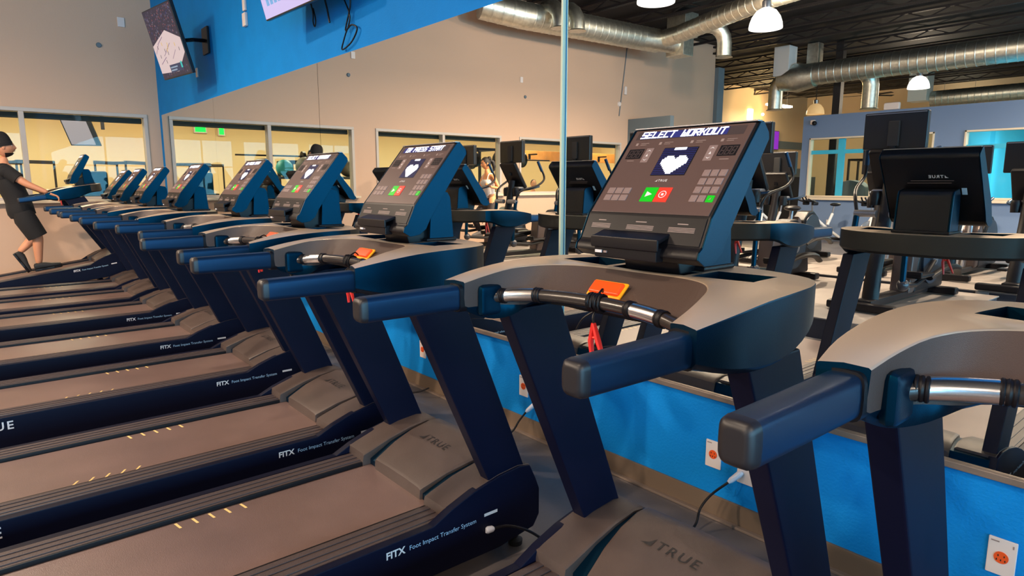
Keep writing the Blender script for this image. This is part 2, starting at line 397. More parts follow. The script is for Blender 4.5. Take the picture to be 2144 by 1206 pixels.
# base cove and the channel under the mirrors
sbox('baseboard_mirror', XL, XR, YW-.012, YW, 0, .10, 'base', .004)
sbox('baseboard_mirror_cove', XL, XR, YW-.035, YW-.012, 0, .012, 'trimtan', .003)
sbox('baseboard_left', XL, XL+.012, YE, YW-.04, 0, .10, 'base', .004)
sbox('trim_2', XL+.24, -2.446, YW-.036, YW, .532, .556, 'trimtan', .004); sbox('trim_0', -2.446, XR, YW-.022, YW, .532, .556, 'trimtan', .004)
# mirrors
seams = [-10.86, -8.30, -5.355, -2.44, .48, 3.4, 6.3]
for i in range(len(seams)-1):
    g = [.003, .003, .006, .024, .010, .01, .01]
    a = seams[i]+g[i]/2; b = seams[i+1]-g[i+1]/2
    lab = ['mirror sheet nearest the wall with the windows, corner end', 'tall mirror sheet left of the thin left seam', 'wide mirror sheet between the two visible seams',
           'large mirror sheet right of the bright seam, behind the nearest consoles', 'mirror sheet at the right end past the nearest treadmill', 'mirror sheet beyond the right edge'][i]
    fy = YW-.024 if i < 3 else YW-.006; th = YW-.001-fy
    o = MB().box(((a+b)/2, fy+th/2, (.556+2.435)/2), (b-a, th, 2.435-.556)).build('wall_mirror_sheet', 'mirror', None, False)
    tag(o, lab, 'mirror')
sbox('trim_40', -2.452, -2.440, YW-.024, YW-.001, .56, 2.433, 'seam'); sbox('trim_41', -5.3575, -5.3525, YW-.010, YW-.001, .56, 2.433, 'seam')
# roof framing seen in the mirrors: bar joists along x and two girders
def joist(i, y, x0, x1):
    mb = MB(); zt, zb = 5.24, 5.07
    for z in (zt, zb):
        mb.box(((x0+x1)/2, y-.03, z), (x1-x0, .035, .05)); mb.box(((x0+x1)/2, y+.03, z), (x1-x0, .035, .05))
    x = x0; up = False
    while x < x1-.5:
        a = (x, y, zb if not up else zt); b = (x+.45, y, zt if not up else zb)
        mb.tube([a, b], .016, None, 5); x += .45; up = not up
    struct(mb.build('trim_%d' % i, 'joist', None, False))
n = 3
y = 1.5
while y > YB+.5:
    joist(n, y, XL if y > YE else XF, XR); n += 1; y -= 1.5 if y > -12 else 2.2
sbox('trim_%d' % n, -8.66, -8.46, -14.4, -14.2, 0, ZC, 'joist'); n += 1
sbox('trim_%d' % n, -4.0, -3.8, -16.3, -16.1, 0, 4.5, 'joist'); n += 1
sbox('trim_%d' % n, XF, XF+.03, YB, YE-.3, 2.95, 3.27, 'slate'); n += 1
# thin seam of the window wall plaster and a conduit
struct(MB().cyl((XL+.012, -8.0, 3.1), (XL+.012, -8.3, 5.2), .012, None, 8).build('trim_%d' % n, 'slate')); n += 1

# ================================================================== LAMPS AND DUCTS OVERHEAD
def high_bay_proto():
    r = empty('high_bay_lamp', (0, 0, 0))
    MB().lathe([(.285, 0), (.287, .02), (.275, .10), (.24, .20), (.17, .30), (.09, .345), (.075, .345), (.16, .29), (.23, .195), (.265, .10), (.275, 0)], None, 32, cap=False).build('lamp_shade', 'lampshade', r)
    MB().lathe([(.07, .34), (.08, .36), (.08, .46), (.05, .50), (.0, .50)], None, 20).build('ballast_housing', 'silver', r)
    MB().cyl((0, 0, .48), (0, 0, ZC-LAMP_Z-.02), .012, None, 8).build('hanging_rod', 'joist', r)
    return r
hb = high_bay_proto()
hlab = ['glowing high bay lamp seen at the very top edge of the mirrors', 'glowing domed high bay lamp left of the long duct in the mirror', 'glowing high bay lamp hanging in front of the far duct behind the partition',
        'added unseen high bay lamp above the row of treadmills', 'added unseen high bay lamp above the nearest treadmills', 'added unseen high bay lamp above the aisle behind the camera', 'added unseen high bay lamp above the second row of machines',
        'added unseen high bay lamp in front of the middle of the partition', 'added unseen high bay lamp near the storefront and the mirrors', 'added unseen high bay lamp near the storefront bays', 'added unseen high bay lamp far back behind the partition']
for i, (x, y) in enumerate(LAMPS):
    o = hb if i == 0 else copy_tree(hb)
    o.location = (x, y, LAMP_Z); tag(o, hlab[i], 'lamp', 'high bay lamps under the roof')
    point_light('high_bay_light', (x, y, LAMP_Z+.12), LAMP_W*LAMP_K[i], WARM, .09)
# fills added without fixtures to brighten the partition rooms, then pendant and sconce light
area_light('inner_room_fill', (-6.9, -17.5, 3.05), (0, 0, 0), 2.4, 2.0, 150, (1, .90, .62)); area_light('cyan_room_fill', (-1.5, -15.6, 3.05), (0, 0, 0), 5.0, 1.2, 420, (.55, .85, 1))
area_light('pendant_light_lamp', (-13.4, 4.8-24.9, 4.41), (0, 0, 0), .28, 1.6, 110, (1, .84, .62))
point_light('sconce_light', (-14.3, 4.8-25.3, 4.2), 240, (1, .66, .30), .05)
o = tag(MB().box((-14.86, 4.8-25.3, 4.24), (.10, .34, .46), None, .03).build('wall_lamp', 'sconce'), 'bright yellow wall lamp on the far beige wall', 'lamp')
r = empty('pendant_light', (-13.4, 4.8-24.9, 4.45))
MB().box((0, 0, 0), (.28, 1.6, .06), None, .02).build('diffuser', 'tube', r)
for s in (-1, 1): MB().cyl((0, s*.6, .02), (0, s*.6, .82), .006, None, 6).build('suspension_wire', 'silver', r)
tag(r, 'long lit pendant light hanging above the purple screen', 'lamp')
r = empty('pendant_light', (-8.6, 4.8-29.2, 4.55))
MB().box((0, 0, 0), (1.5, .5, .10), None, .04).build('diffuser', 'tube', r)
for s in (-1, 1): MB().cyl((s*.5, 0, .02), (s*.5, 0, .7), .006, None, 6).build('suspension_wire', 'silver', r)
tag(r, 'wide lit pendant light low beyond the partition, under the far duct', 'lamp')
r = empty('high_bay_lamp', (-10.8, 4.8-22.5, 3.75))
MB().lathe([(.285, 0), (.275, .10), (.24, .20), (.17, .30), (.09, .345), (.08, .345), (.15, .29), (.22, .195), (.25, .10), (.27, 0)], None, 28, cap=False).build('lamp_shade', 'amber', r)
MB().lathe([(.07, .34), (.08, .46), (0, .50)], None, 16).build('ballast_housing', 'silver', r)
MB().cyl((0, 0, .48), (0, 0, 1.53), .012, None, 8).build('hanging_rod', 'joist', r)
tag(r, 'unlit amber high bay lamp showing above the end of the slate blue partition', 'lamp', 'high bay lamps under the roof')
# ceiling fan with a lit bowl
r = empty('ceiling_fan', (-9.7, 4.8-24.0, 4.35))
MB().cyl((0, 0, .1), (0, 0, .93), .02, None, 10).build('down_rod', 'joist', r)
MB().lathe([(0, .14), (.10, .13), (.13, .05), (.12, -.03), (0, -.03)], None, 20).build('motor', 'silver', r)
MB().ball((0, 0, -.06), .13, None, (1, 1, .6)).build('light_bowl', 'amber', r)
for k in range(5):
    a = 2*PI*k/5+.3
    MB().box((math.cos(a)*.48, math.sin(a)*.48, .04), (.72, .14, .012), None, .004, (.15, 0, a)).build('blade', 'joist', r)
tag(r, 'ceiling fan with amber light bowl under the long duct', 'ceiling fan')

def corr(mb, pts, r, m=None, n=20, pitch=.19):
    """spiral duct: a tube with slightly raised seams"""
    out = []; rr = []
    for i in range(len(pts)-1):
        a = Vector(pts[i]); b = Vector(pts[i+1]); L = (b-a).length; k = max(1, int(L/pitch))
        for j in range(k):
            for t, d in ((0, 0), (.80, 0), (.88, .006), (.95, .006)):
                out.append(a+(b-a)*((j+t)/k)); rr.append(r+d)
    out.append(Vector(pts[-1])); rr.append(r)
    mb.tube(out, rr, m, n)
def arc(c, r, a0, a1, n, ax1, ax2):
    return [Vector(c)+Vector(ax1)*r*math.cos(a0+(a1-a0)*i/n)+Vector(ax2)*r*math.sin(a0+(a1-a0)*i/n) for i in range(n+1)]
def spout(name, parent, x, y, z, dx, dy, r=.17, drop=.62):
    """elbow that leaves the duct sideways and turns down to a flared mouth"""
    d = Vector((dx, dy, 0)).normalized()
    c = Vector((x, y, z))+d*.12-Vector((0, 0, .34))
    pts = [Vector((x, y, z))]+arc(c, .34, PI/2, 0, 4, d, (0, 0, 1))+[c+d*.34-Vector((0, 0, drop-.36))]
    e = pts[-1]
    pts += [e-Vector((0, 0, .001)), e-Vector((0, 0, .03))]
    MB().tube(pts, [r]*(len(pts)-2)+[r*1.0, r*1.22], None, 18, cap=True).build(name, 'duct', parent, ang=25)
# L shaped duct close to the window wall
r = empty('air_duct', (0, 0, 4.72))
mb = MB(); corr(mb, [(-10.55, -3.3, .12), (-10.25, -4.1, 0), (-10.0, -8.0, 0)], .26); mb.build('duct_run', 'duct', r, ang=25)
mb = MB(); corr(mb, [(-10.0, -8.0, 0), (-9.3, -7.9, .02), (-6.7, -7.0, .10), (2, -5.2, .12)], .19); mb.build('duct_run', 'duct', r, ang=25)
MB().box((-9.75, -8.55, -.08), (.50, .4, .50), None, .02).build('plenum_box', 'duct', r)
MB().box((-9.44, -8.2, .26), (.5, .5, .52), None, .01).build('plenum_box', 'duct', r)
MB().cyl((-10.0, -7.4, -.02), (-9.78, -8.4, -.05), .22, None, 18).build('branch', 'duct', r)
spout('spout', r, -10.15, -4.65, .20, 1, .1, .15, .46)
spout('spout', r, -10.1, -5.05, .20, 1, .1, .15, .46)
spout('spout', r, -8.45, -7.65, .02, .5, -1, .15, .62)
tag(r, 'L shaped galvanised duct with paired spouts along the beige window wall', 'air duct')
# long duct across the middle of the gym
r = empty('air_duct', (0, 0, 4.42))
mb = MB(); corr(mb, [(-9.3, -13.6, 0), (-4, -13.9, .05), (6, -14.3, .1)], .30); mb.build('duct_run', 'duct', r, ang=25)
MB().lathe([(.30, -.5), (.36, -.2), (.40, 0), (.36, .2), (.30, .5)], None, 18, Matrix.Translation((-9.4, -13.6, -.05)) @ Euler((0, R(90), 0)).to_matrix().to_4x4()).build('junction', 'duct', r)
MB().box((-9.75, -13.5, .42), (.45, .45, .8), None, .01).build('riser_box', 'whitepaint', r)
MB().box((-9.1, -13.9, .5), (.32, .3, .74), None, .01).build('riser_box', 'duct', r)
spout('spout', r, -9.7, -13.7, 0, -1, -.25, .2, .85)
spout('spout', r, -7.9, -13.8, -.05, .6, -1, .2, .95)
tag(r, 'long galvanised duct with two spouts crossing the gym above the partition', 'air duct')
r = empty('air_duct', (0, 0, 4.35))
mb = MB(); corr(mb, [(-8.6, -21.6, 0), (6, -22.6, .1)], .27); mb.build('duct_run', 'duct', r, ang=25)
MB().box((-8.9, -21.4, .42), (.6, .6, 1.0), None, .01).build('riser_box', 'whitepaint', r)
spout('spout', r, -7.8, -21.8, 0, .6, -1, .2, .6)
tag(r, 'farthest galvanised duct low over the room behind the partition', 'air duct')

# ================================================================== TREADMILL
def smooth(pts, n=4):
    """catmull-rom through points"""
    P = [Vector(p) for p in pts]; out = []
    for i in range(len(P)-1):
        p0, p1, p2, p3 = P[max(i-1, 0)], P[i], P[i+1], P[min(i+2, len(P)-1)]
        for j in range(n):
            t = j/n
            out.append(.5*((2*p1)+(-p0+p2)*t+(2*p0-5*p1+4*p2-p3)*t*t+(-p0+3*p1-3*p2+p3)*t**3))
    out.append(P[-1]); return out
PANEL_O = Vector((-.186, .590, 1.374)); PANEL_UP = Vector((0, .185, .223)).normalized(); PW, PH = .372, .288
PT = frame(PANEL_O, (1, 0, 0), PANEL_UP)
def off(T, d): return T @ Matrix.Translation((0, 0, d))
def rect(mb, T, u0, v0, u1, v1, m, d=.0015, sh=0.0):
    s = sh*(v1-v0)*PH
    mb.add([(u0*PW, v0*PH, d), (u1*PW, v0*PH, d), (u1*PW+s, v1*PH, d), (u0*PW+s, v1*PH, d)], [(0, 1, 2, 3)], m, T)
MSG = {}
def message(kind):
    if kind in MSG: return MSG[kind]
    mb = MB(); T = PT
    rect(mb, T, .045, .875, .945, .975, 'leddim', .0014)
    txt = {'select': 'SELECT WORKOUT', 'press': ' OR PRESS START'}[kind]
    rect(mb, T, .085, .882, .82, .968, 'ledoff', .0018)
    seg_text(mb, txt, .09*PW, .893*PH, .013, .0205, .0192, .0042, off(T, .0024), 'led')
    o = mb.build('message_display', None, None, False); MSG[kind] = o
    return o
def make_treadmill():
    root = empty('treadmill')
    # side frames
    prof = [(-.95, .075), (-.965, .16), (-.95, .245), (.50, .252), (.58, .29), (.68, .325), (.80, .352), (.90, .362), (.955, .352), (.985, .29), (1.005, .24), (1.005, .13), (.975, .085), (.80, .06), (.20, .07)]
    for s in (-1, 1):
        a, b = (.375, .412) if s > 0 else (-.412, -.375)
        MB().prism(prof, a, b, 'x', None, .005).build('side_frame', 'upright', root)
        m = MB(); c = .315*s
        m.box((c, -.17, .235), (.120, 1.52, .03), 'rail', .006)
        for q in (-.035, 0, .035): m.box((c+q, -.17, .2515), (.022, 1.52, .004), 'rail', .0015)
        m.box((.2555*s, -.17, .238), (.012, 1.52, .022), 'black', .002)
        m.build('foot_rail', None, root)
        # covers at both sides of the motor hood
        rings = []
        for (y, z, xi) in ((.565, .262, .245), (.57, .285, .245), (.60, .296, .243), (.70, .330, .243), (.80, .353, .247), (.90, .363, .252), (.955, .353, .256)):
            q = [(xi*s, y, .22), (xi*s, y, z-.006), ((xi+.01)*s, y, z), (.400*s, y, z), (.408*s, y, z-.006), (.408*s, y, .22)]
            rings.append(q)
        MB().loft(rings).build('side_cover', 'hood', root)
        # upright, leaning to the runner
        q = [(.42, 1.095), (.635, 1.095), (.955, .30), (.775, .30)]
        m = MB().prism([(y, z) for y, z in q], .345*s-.0, .40*s, 'x', None, .006)
        m.build('upright', 'upright', root)
        # handrail with rounded end cap
        x = .361*s
        h = MB()
        def sec(y, w, hh, zc=1.148):
            n = 20; return [(x+w*math.copysign(abs(math.cos(t))**.45, math.cos(t)), y, zc+hh*math.copysign(abs(math.sin(t))**.5, math.sin(t))) for t in [2*PI*k/n for k in range(n)]]
        h.loft([sec(-.017, .026, .031), sec(.12, .0268, .0325), sec(.262, .0275, .034)])
        hr = h.build('handrail', 'rubber', root, ang=50)
        MB().loft([sec(-.035, .013, .018), sec(-.033, .020, .025), sec(-.027, .0248, .030), sec(-.015, .0262, .0315)]).build('end_cap', 'cap', hr, ang=60)
        MB().loft([sec(.25, .031, .038), sec(.272, .031, .039)]).build('collar', 'black', hr, ang=40)
        MB().lathe([(.028, 0), (.03, .02), (.012, .03), (.012, .08)], None, 16, Matrix.Translation((.35*s, .93, 0))).build('levelling_foot', 'black2', root)
        MB().lathe([(.028, 0), (.03, .02), (.012, .03), (.012, .09)], None, 16, Matrix.Translation((.33*s, -.80, 0))).build('levelling_foot', 'black2', root)
    # running belt with painted dashes
    m = MB(); m.box((0, -.165, .2), (.53, 1.58, .07), 'belt', .03, seg=3)
    for k in range(5):
        for (x0, x1, y) in ((-.232, -.186, -.19+k*.057), (.232, .186, -.47+k*.057)):
            d_ = .008 if x0 < 0 else .028
            m.add([(x0, y, .2358), (x1, y+d_, .2358), (x1, y+d_+.009, .2358), (x0, y+.009, .2358)], [(0, 1, 2, 3)], 'cream')
    m.build('running_belt', None, root)
    m = MB(); m.box((0, -.90, .165), (.75, .09, .15), None, .03); m.build('rear_roller_cover', 'upright', root)
    m = MB(); m.box((0, .25, .12), (.60, 1.5, .06), None, .01).box((0, .90, .14), (.74, .16, .14), None, .03); m.build('base_frame', 'upright', root)
    # motor hood: dark base, raised centre cover with logo
    rings = [[(-.385, y, .15), (-.385, y, z), (.385, y, z), (.385, y, .15)] for (y, z) in ((.60, .258), (.70, .310), (.80, .337), (.90, .350), (.975, .338), (1.0, .26), (1.0, .16))]
    MB().loft(rings).build('hood_base', 'body', root)
    rings = []
    for (y, z, w_) in ((.588, .250, .178), (.590, .279, .180), (.602, .286, .183), (.70, .327, .205), (.80, .353, .224), (.90, .366, .238), (.955, .360, .245), (.99, .335, .247), (.998, .25, .247)):
        rings.append([(-w_, y, .22), (-w_, y, z-.006), (-w_+.012, y, z), (-w_*.4, y, z+.004), (w_*.4, y, z+.004), (w_-.012, y, z), (w_, y, z-.006), (w_, y, .22)])
    mc = MB().loft(rings).build('motor_cover', 'hood', root)
    m = MB(); T = frame((-.125, .775, .3535), (1, 0, 0), (0, .1, .0175))
    logo(m, 0, 0, .040, T, None); m.build('hood_logo', 'hoodtxt', mc, False)
    # lettering on the long side
    m = MB(); T = frame((.4125, .31, .200), (0, 1, 0), (0, 0, 1))
    put_text(m, 'FITX', .036, T, 'print', offset=.0010); put_text(m, 'Foot Impact Transfer System', .0245, T @ Matrix.Translation((.090, .002, 0)), 'printblue')
    m.build('side_lettering', None, root, False)
    MB().add([(.415, .012, 0), (.478, .012, 0), (.478, .024, 0), (.415, .024, 0)], [(0, 1, 2, 3)], 'print', T).build('side_dash_mark', None, root, False)
    m = MB(); logo(m, -1.235, -.02, .045, T, 'print', .02); m.build('side_logo', None, root, False)
    # U shaped console deck
    outer = [(-.398, .245), (-.412, .34), (-.416, .46), (-.413, .58), (-.395, .69), (-.335, .79), (-.20, .855), (0, .885)]
    inner = [(-.328, .262), (-.318, .33), (-.300, .40), (-.268, .47), (-.215, .53), (-.145, .565), (-.07, .580), (0, .585)]
    ibot = [(-.331, .262), (-.325, .31), (-.312, .35), (-.280, .385), (-.225, .415), (-.15, .437), (-.07, .445), (0, .447)]
    zt = [1.192, 1.208, 1.222, 1.228, 1.229, 1.228, 1.226, 1.225]
    zb = [1.118, 1.094, 1.082, 1.092, 1.128, 1.132, 1.128, 1.128]
    def mir(a): return a+[(-x, y) for x, y in a[:-1][::-1]]
    def mr(a): return a+a[:-1][::-1]
    O_, I_, B_ = [smooth([(x, y, 0) for x, y in mir(q)], 3) for q in (outer, inner, ibot)]
    ZT = smooth([(0, 0, z) for z in mr(zt)], 3); ZB = smooth([(0, 0, z) for z in mr(zb)], 3)
    rings = []
    for o_, i_, b_, a, b in zip(O_, I_, B_, ZT, ZB):
        t, l = a.z, b.z; d = (i_-o_).normalized()*.012; mid = (o_+i_)/2
        rings.append([(o_.x+d.x, o_.y+d.y, l), (o_.x, o_.y, l+.012), (o_.x, o_.y, t-.004), (o_.x+d.x*.12, o_.y+d.y*.12, t-.001), (o_.x+d.x*.4, o_.y+d.y*.4, t), (mid.x, mid.y, t+.003), (i_.x-d.x*.3, i_.y-d.y*.3, t), (i_.x, i_.y, t-.003),
                      (b_.x, b_.y, max(l+.01, 1.134-.35*abs(b_.x)*.1)), (b_.x-d.x, b_.y-d.y, l)])
    dk = MB(); nr = len(rings[0]); vs = [p for r_ in rings for p in r_]
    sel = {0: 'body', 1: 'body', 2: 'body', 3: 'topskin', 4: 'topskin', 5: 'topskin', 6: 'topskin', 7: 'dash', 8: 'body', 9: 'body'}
    for p in vs: dk.v.append(Vector(p))
    for i in range(len(rings)-1):
        for j in range(nr):
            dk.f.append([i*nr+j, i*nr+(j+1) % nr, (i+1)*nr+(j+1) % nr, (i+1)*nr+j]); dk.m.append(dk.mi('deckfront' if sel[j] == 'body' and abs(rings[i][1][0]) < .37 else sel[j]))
    dk.f.append(list(range(nr))); dk.m.append(dk.mi('body')); dk.f.append([(len(rings)-1)*nr+j for j in range(nr)]); dk.m.append(dk.mi('body'))
    deck = dk.build('console_deck', None, root, ang=42)
    # sunken cup holders and the slot in front of the mast
    cut = MB()
    cut.prism([(.135, .60), (.30, .60), (.285, .735), (.135, .72)], 1.185, 1.26, 'z', 'body')
    cut.prism([(-.135, .60), (-.30, .60), (-.285, .735), (-.135, .72)], 1.185, 1.26, 'z', 'body')
    cut.prism([(-.115, .602), (.115, .602), (.115, .668), (-.115, .668)], 1.20, 1.26, 'z', 'body')
    co = cut.build('c', None, None, False)
    md = deck.modifiers.new('b', 'BOOLEAN'); md.object = co; md.solver = 'EXACT'; md.operation = 'DIFFERENCE'
    dg = bpy.context.evaluated_depsgraph_get(); me = bpy.data.meshes.new_from_object(deck.evaluated_get(dg))
    deck.modifiers.clear(); deck.data = me; bpy.data.objects.remove(co)
    for s in (-1, 1):
        MB().box((s*.318, .338, 1.138), (.03, .075, .085), None, .014).build('grip_bracket', 'body', root)
    # grip bar with two bright pulse sensors
    gp = smooth([(-.322, .345, 1.142), (-.285, .375, 1.150), (-.20, .408, 1.158), (-.10, .424, 1.162), (0, .428, 1.163), (.10, .424, 1.162), (.20, .408, 1.158), (.285, .375, 1.150), (.322, .345, 1.142)], 5)
    g = MB().tube(gp, .0165, None, 16).build('grip_bar', 'grip', root)
    for s in (-1, 1):
        lo, hi = (.085, .205) if s > 0 else (.185, .298)
        a = [p for p in gp if lo < abs(p.x) < hi and p.x*s > 0]
        MB().tube(a, .0185, None, 18).build('pulse_sensor', 'chrome', g)
        e = a[0] if s > 0 else a[-1]; e2 = a[-1] if s > 0 else a[0]
        for q in (e, e2):
            d = Vector((1, -.25*s*1.0, 0)).normalized()
            m = MB(); m.tube([q+d*t for t in (-.011, -.009, -.006, -.004, -.001, .001, .004, .006, .009, .011)], [.0185, .0205, .0205, .0188, .0205, .0205, .0188, .0205, .0205, .0185], None, 16)
            m.build('sensor_ring', 'black', g)
    # tether wound round the bar with its clip
    cx = -.012; c = Vector((cx, .428, 1.163))
    m = MB(); pts = [c+Vector(((t/60)*.045-.02, math.cos(t*.62)*.0205*(1+.12*math.sin(t)), math.sin(t*.62)*.0205)) for t in range(60)]
    m.tube(pts, .0036, None, 6)
    m.tube(smooth([c+Vector((.01, -.005, .02)), c+Vector((.0, .022, .03)), c+Vector((-.02, .045, .018))], 4), .003, None, 6)
    m.tube(smooth([c+Vector((0, 0, -.02)), c+Vector((-.035, -.008, -.045)), c+Vector((-.055, -.01, -.075))], 4), .0028, None, 6)
    m.tube(smooth([c+Vector((0, 0, -.02)), c+Vector((.0, -.01, -.035)), c+Vector((.004, -.012, -.05))], 4), .0028, None, 6)
    tc = m.build('tether_cord', 'black', root)
    m = MB(); q = c+Vector((.004, -.012, -.05))
    m.tube([q, q+Vector((-.008, 0, -.045)), q+Vector((.000, 0, -.105))], [.007, .009, .005], None, 8, flat=.7)
    m.tube([q, q+Vector((.016, 0, -.042)), q+Vector((.040, 0, -.096))], [.007, .009, .005], None, 8, flat=.7)
    m.cyl(q+Vector((-.006, 0, -.035)), q+Vector((.014, 0, -.035)), .004, None, 8)
    m.build('safety_clip', 'clip', tc)
    # stop button on the sloping dash
    T = frame((-.045, .508, 1.1790), (1, 0, 0), (0, .118, .108))
    m = MB().box((0, 0, .004), (.112, .052, .008), None, .014, T=T, seg=3)
    sb = m.build('stop_button_bezel', 'stopring', root)
    MB().box((0, 0, .010), (.100, .040, .012), None, .012, T=T, seg=3).build('stop_button', 'stop', sb)
    # mast
    mp = [(.700, 1.222), (.815, 1.222), (.800, 1.395), (.788, 1.415), (.735, 1.425), (.712, 1.40)]
    for s in (-1, 1): MB().prism(mp, s*.105, s*.113, 'x', None, .003).build('mast_sheen', 'body', root)  # thin plates put the blue daylight sheen on the black mast's sides
    m = MB().prism(mp, -.105, .105, 'x', None, .006)
    m.box((0, .755, 1.234), (.235, .14, .014), None, .005); m.prism([(.625, 1.222), (.72, 1.222), (.72, 1.34), (.640, 1.30), (.612, 1.262)], -.088, .088, 'x', None, .005)
    ms = m.build('console_mast', 'black', root)
    # console housing
    hp = [(.538, 1.275), (.543, 1.292), (.556, 1.302), (.588, 1.370), (.776, 1.597), (.790, 1.600), (.816, 1.574), (.819, 1.558), (.744, 1.452), (.652, 1.318), (.634, 1.284), (.606, 1.264), (.566, 1.258)]
    hs = MB().prism(hp, -.192, .192, 'x', None, .006).build('console_housing', 'black', root)
    for s in (-1, 1): MB().prism(hp, s*.1915, s*.196, 'x', None, .0015).build('housing_sheen', 'body', root)  # blue side light on the black housing, built as thin plates
    m = MB(); m.box((PW/2, PH/2, -.001), (PW-.004, PH, .004), None, .0015, T=PT); pn = m.build('console_panel', 'panel', root)
    m = MB(); TL = frame((-.186, .556, 1.303), (1, 0, 0), (0, .032, .068))
    m.box((PW/2, .036, 0), (PW-.002, .070, .004), 'black', .001, T=TL)
    for (a, b, w_) in ((.055, .046, .065), (.185, .046, .085), (.31, .046, .075)):
        m.box((a, b+.008, .0022), (w_*.4, .0025, .001), 'greyprint', T=TL)
        for k in range(4): m.box((a, b-.002-k*.0035, .0022), (w_, .0016, .001), 'greyprint', T=TL)
    m.build('lower_panel', None, root)
    m = MB(); m.box((-.012, .548, 1.318), (.215, .052, .010), None, .003, (R(18), 0, 0)); m.box((-.012, .523, 1.302), (.215, .010, .03), None, .004)
    m.box((-.012, .540, 1.278), (.20, .03, .035), None, .004); m.build('phone_shelf', 'black', root)
    m = MB(); m.box((-.095, .5235, 1.276), (.022, .003, .007), 'print').box((-.072, .5235, 1.276), (.01, .003, .005), 'greyprint'); m.build('usb_port', None, root)
    # console back: logo, lines and a small sticker, read from the wall side
    bu = Vector((0, .819-.652, 1.558-1.318)).normalized()
    TB = frame(Vector((.192, .652, 1.318))+Vector((0, .0014, -.0007)), (-1, 0, 0), bu)
    m = MB(); logo(m, .118, .188, .0155, TB, 'print', .03)
    for (y_, a, b) in ((.172, .10, .27), (.160, .11, .285)): m.add([(a, y_, 0), (b, y_, 0), (b, y_+.0022, 0), (a, y_+.0022, 0)], [(0, 1, 2, 3)], 'greyprint', TB)
    m.add([(.055, .10, 0), (.075, .10, 0), (.075, .135, 0), (.055, .135, 0)], [(0, 1, 2, 3)], 'printblue', TB)
    m.build('back_lettering', None, root, False)
    MB().box((0, .783, 1.6005), (.380, .022, .004), None, .001).build('lit_top_strip', 'silver', root)  # pale strip stands for light from above on the housing top
    # displays and keys
    sg = message('select'); sg.parent = root
    m = MB()
    for k in range(4):
        u = (.075, .29, .56, .80)[k]
        rect(m, PT, u, .80, u+.022, .832, 'greyprint'); rect(m, PT, u+.045, .822, u+.12, .828, 'greyprint'); rect(m, PT, u+.045, .803, u+.10, .809, 'greyprint')
    rect(m, PT, .075, .605, .14, .613, 'greyprint'); rect(m, PT, .86, .595, .93, .603, 'greyprint')
    T = off(PT, .0016); logo(m, .435*PW, .355*PH, .0075, T, 'print', .02)
    m.build('panel_print', None, pn, False)
    for (u0, u1) in ((.045, .185), (.825, .965)):
        m = MB(); rect(m, PT, u0, .635, u1, .755, 'black', .0015)
        seg_text(m, '888', (u0+.012)*PW, .65*PH, .010, .024, .0152, .0026, off(PT, .0022), 'leddim')
        m.build('number_display', None, pn, False)
    for u0 in (.205, .735):
        m = MB(); rect(m, PT, u0, .585, u0+.065, .76, 'key', .0016)
        T = off(PT, .0022); w_ = .065*PW; x = u0*PW; y = .585*PH; hh = .175*PH
        for (cy, s) in ((y+hh*.80, 1), (y+hh*.2, -1)):
            m.add([(x+w_*.2, cy-s*.002, 0), (x+w_*.5, cy+s*.004, 0), (x+w_*.8, cy-s*.002, 0), (x+w_*.5, cy+s*.001, 0)], [(0, 1, 2, 3)], 'print', T)
        m.add([(x+w_*.35, y+hh*.42, 0), (x+w_*.65, y+hh*.42, 0), (x+w_*.5, y+hh*.6, 0)], [(0, 1, 2)], 'print', T)
        m.build('adjust_key', None, pn, False)
    m = MB(); rect(m, PT, .365, .425, .655, .755, 'black', .0015)
    for i in range(24):
        for j in range(15):
            u = .37+i*.01175; v = .435+j*.0212
            rect(m, PT, u, v, u+.007, v+.012, 'ledoff', .0020)
    hx, hy = .51*PW, .545*PH
    for (i, row) in enumerate(['..####...####..', '.######.######.', '###############', '###############', '###############', '.#############.', '..###########..', '...#########...', '....#######....', '.....#####.....', '......###......']):
        for j, ch in enumerate(row):
            if ch == '#':
                x = hx+(j-7.5)*.00535; y = hy+(4.6-i)*.00545
                m.add([(x, y, 0), (x+.0055, y, 0), (x+.0055, y+.0056, 0), (x, y+.0056, 0)], [(0, 1, 2, 3)], 'led', off(PT, .0026))
    rect(m, PT, .46, .722, .56, .75, 'led', .0026)
    m.build('heart_display', None, pn, False)
    def key(name, u0, v0, u1, v1, mm, T=PT, icon=None):
        k = MB().box(((u0+u1)/2*PW, (v0+v1)/2*PH, .0015), ((u1-u0)*PW, (v1-v0)*PH, .003), mm, .001, T=T)
        cx, cy = (u0+u1)/2*PW, (v0+v1)/2*PH; s = (v1-v0)*PH
        if icon == 'play': k.add([(cx-.2*s, cy-.2*s, .0036), (cx+.22*s, cy, .0036), (cx-.2*s, cy+.2*s, .0036)], [(0, 1, 2)], 'print', T)
        if icon == 'stop':
            for i in range(14):
                a, b = 2*PI*i/14, 2*PI*(i+1)/14
                k.add([(cx+math.cos(a)*.20*s, cy+math.sin(a)*.20*s, .0036), (cx+math.cos(b)*.20*s, cy+math.sin(b)*.20*s, .0036), (cx+math.cos(b)*.25*s, cy+math.sin(b)*.25*s, .0036), (cx+math.cos(a)*.25*s, cy+math.sin(a)*.25*s, .0036)], [(0, 1, 2, 3)], 'print', T)
            k.add([(cx-.08*s, cy-.08*s, .0036), (cx+.08*s, cy-.08*s, .0036), (cx+.08*s, cy+.08*s, .0036), (cx-.08*s, cy+.08*s, .0036)], [(0, 1, 2, 3)], 'print', T)
        if icon == 'mark': k.add([(cx-.12*s, cy-.2*s, .0036), (cx+.15*s, cy-.2*s, .0036), (cx+.2*s, cy+.22*s, .0036)], [(0, 1, 2)], 'greyprint', T)
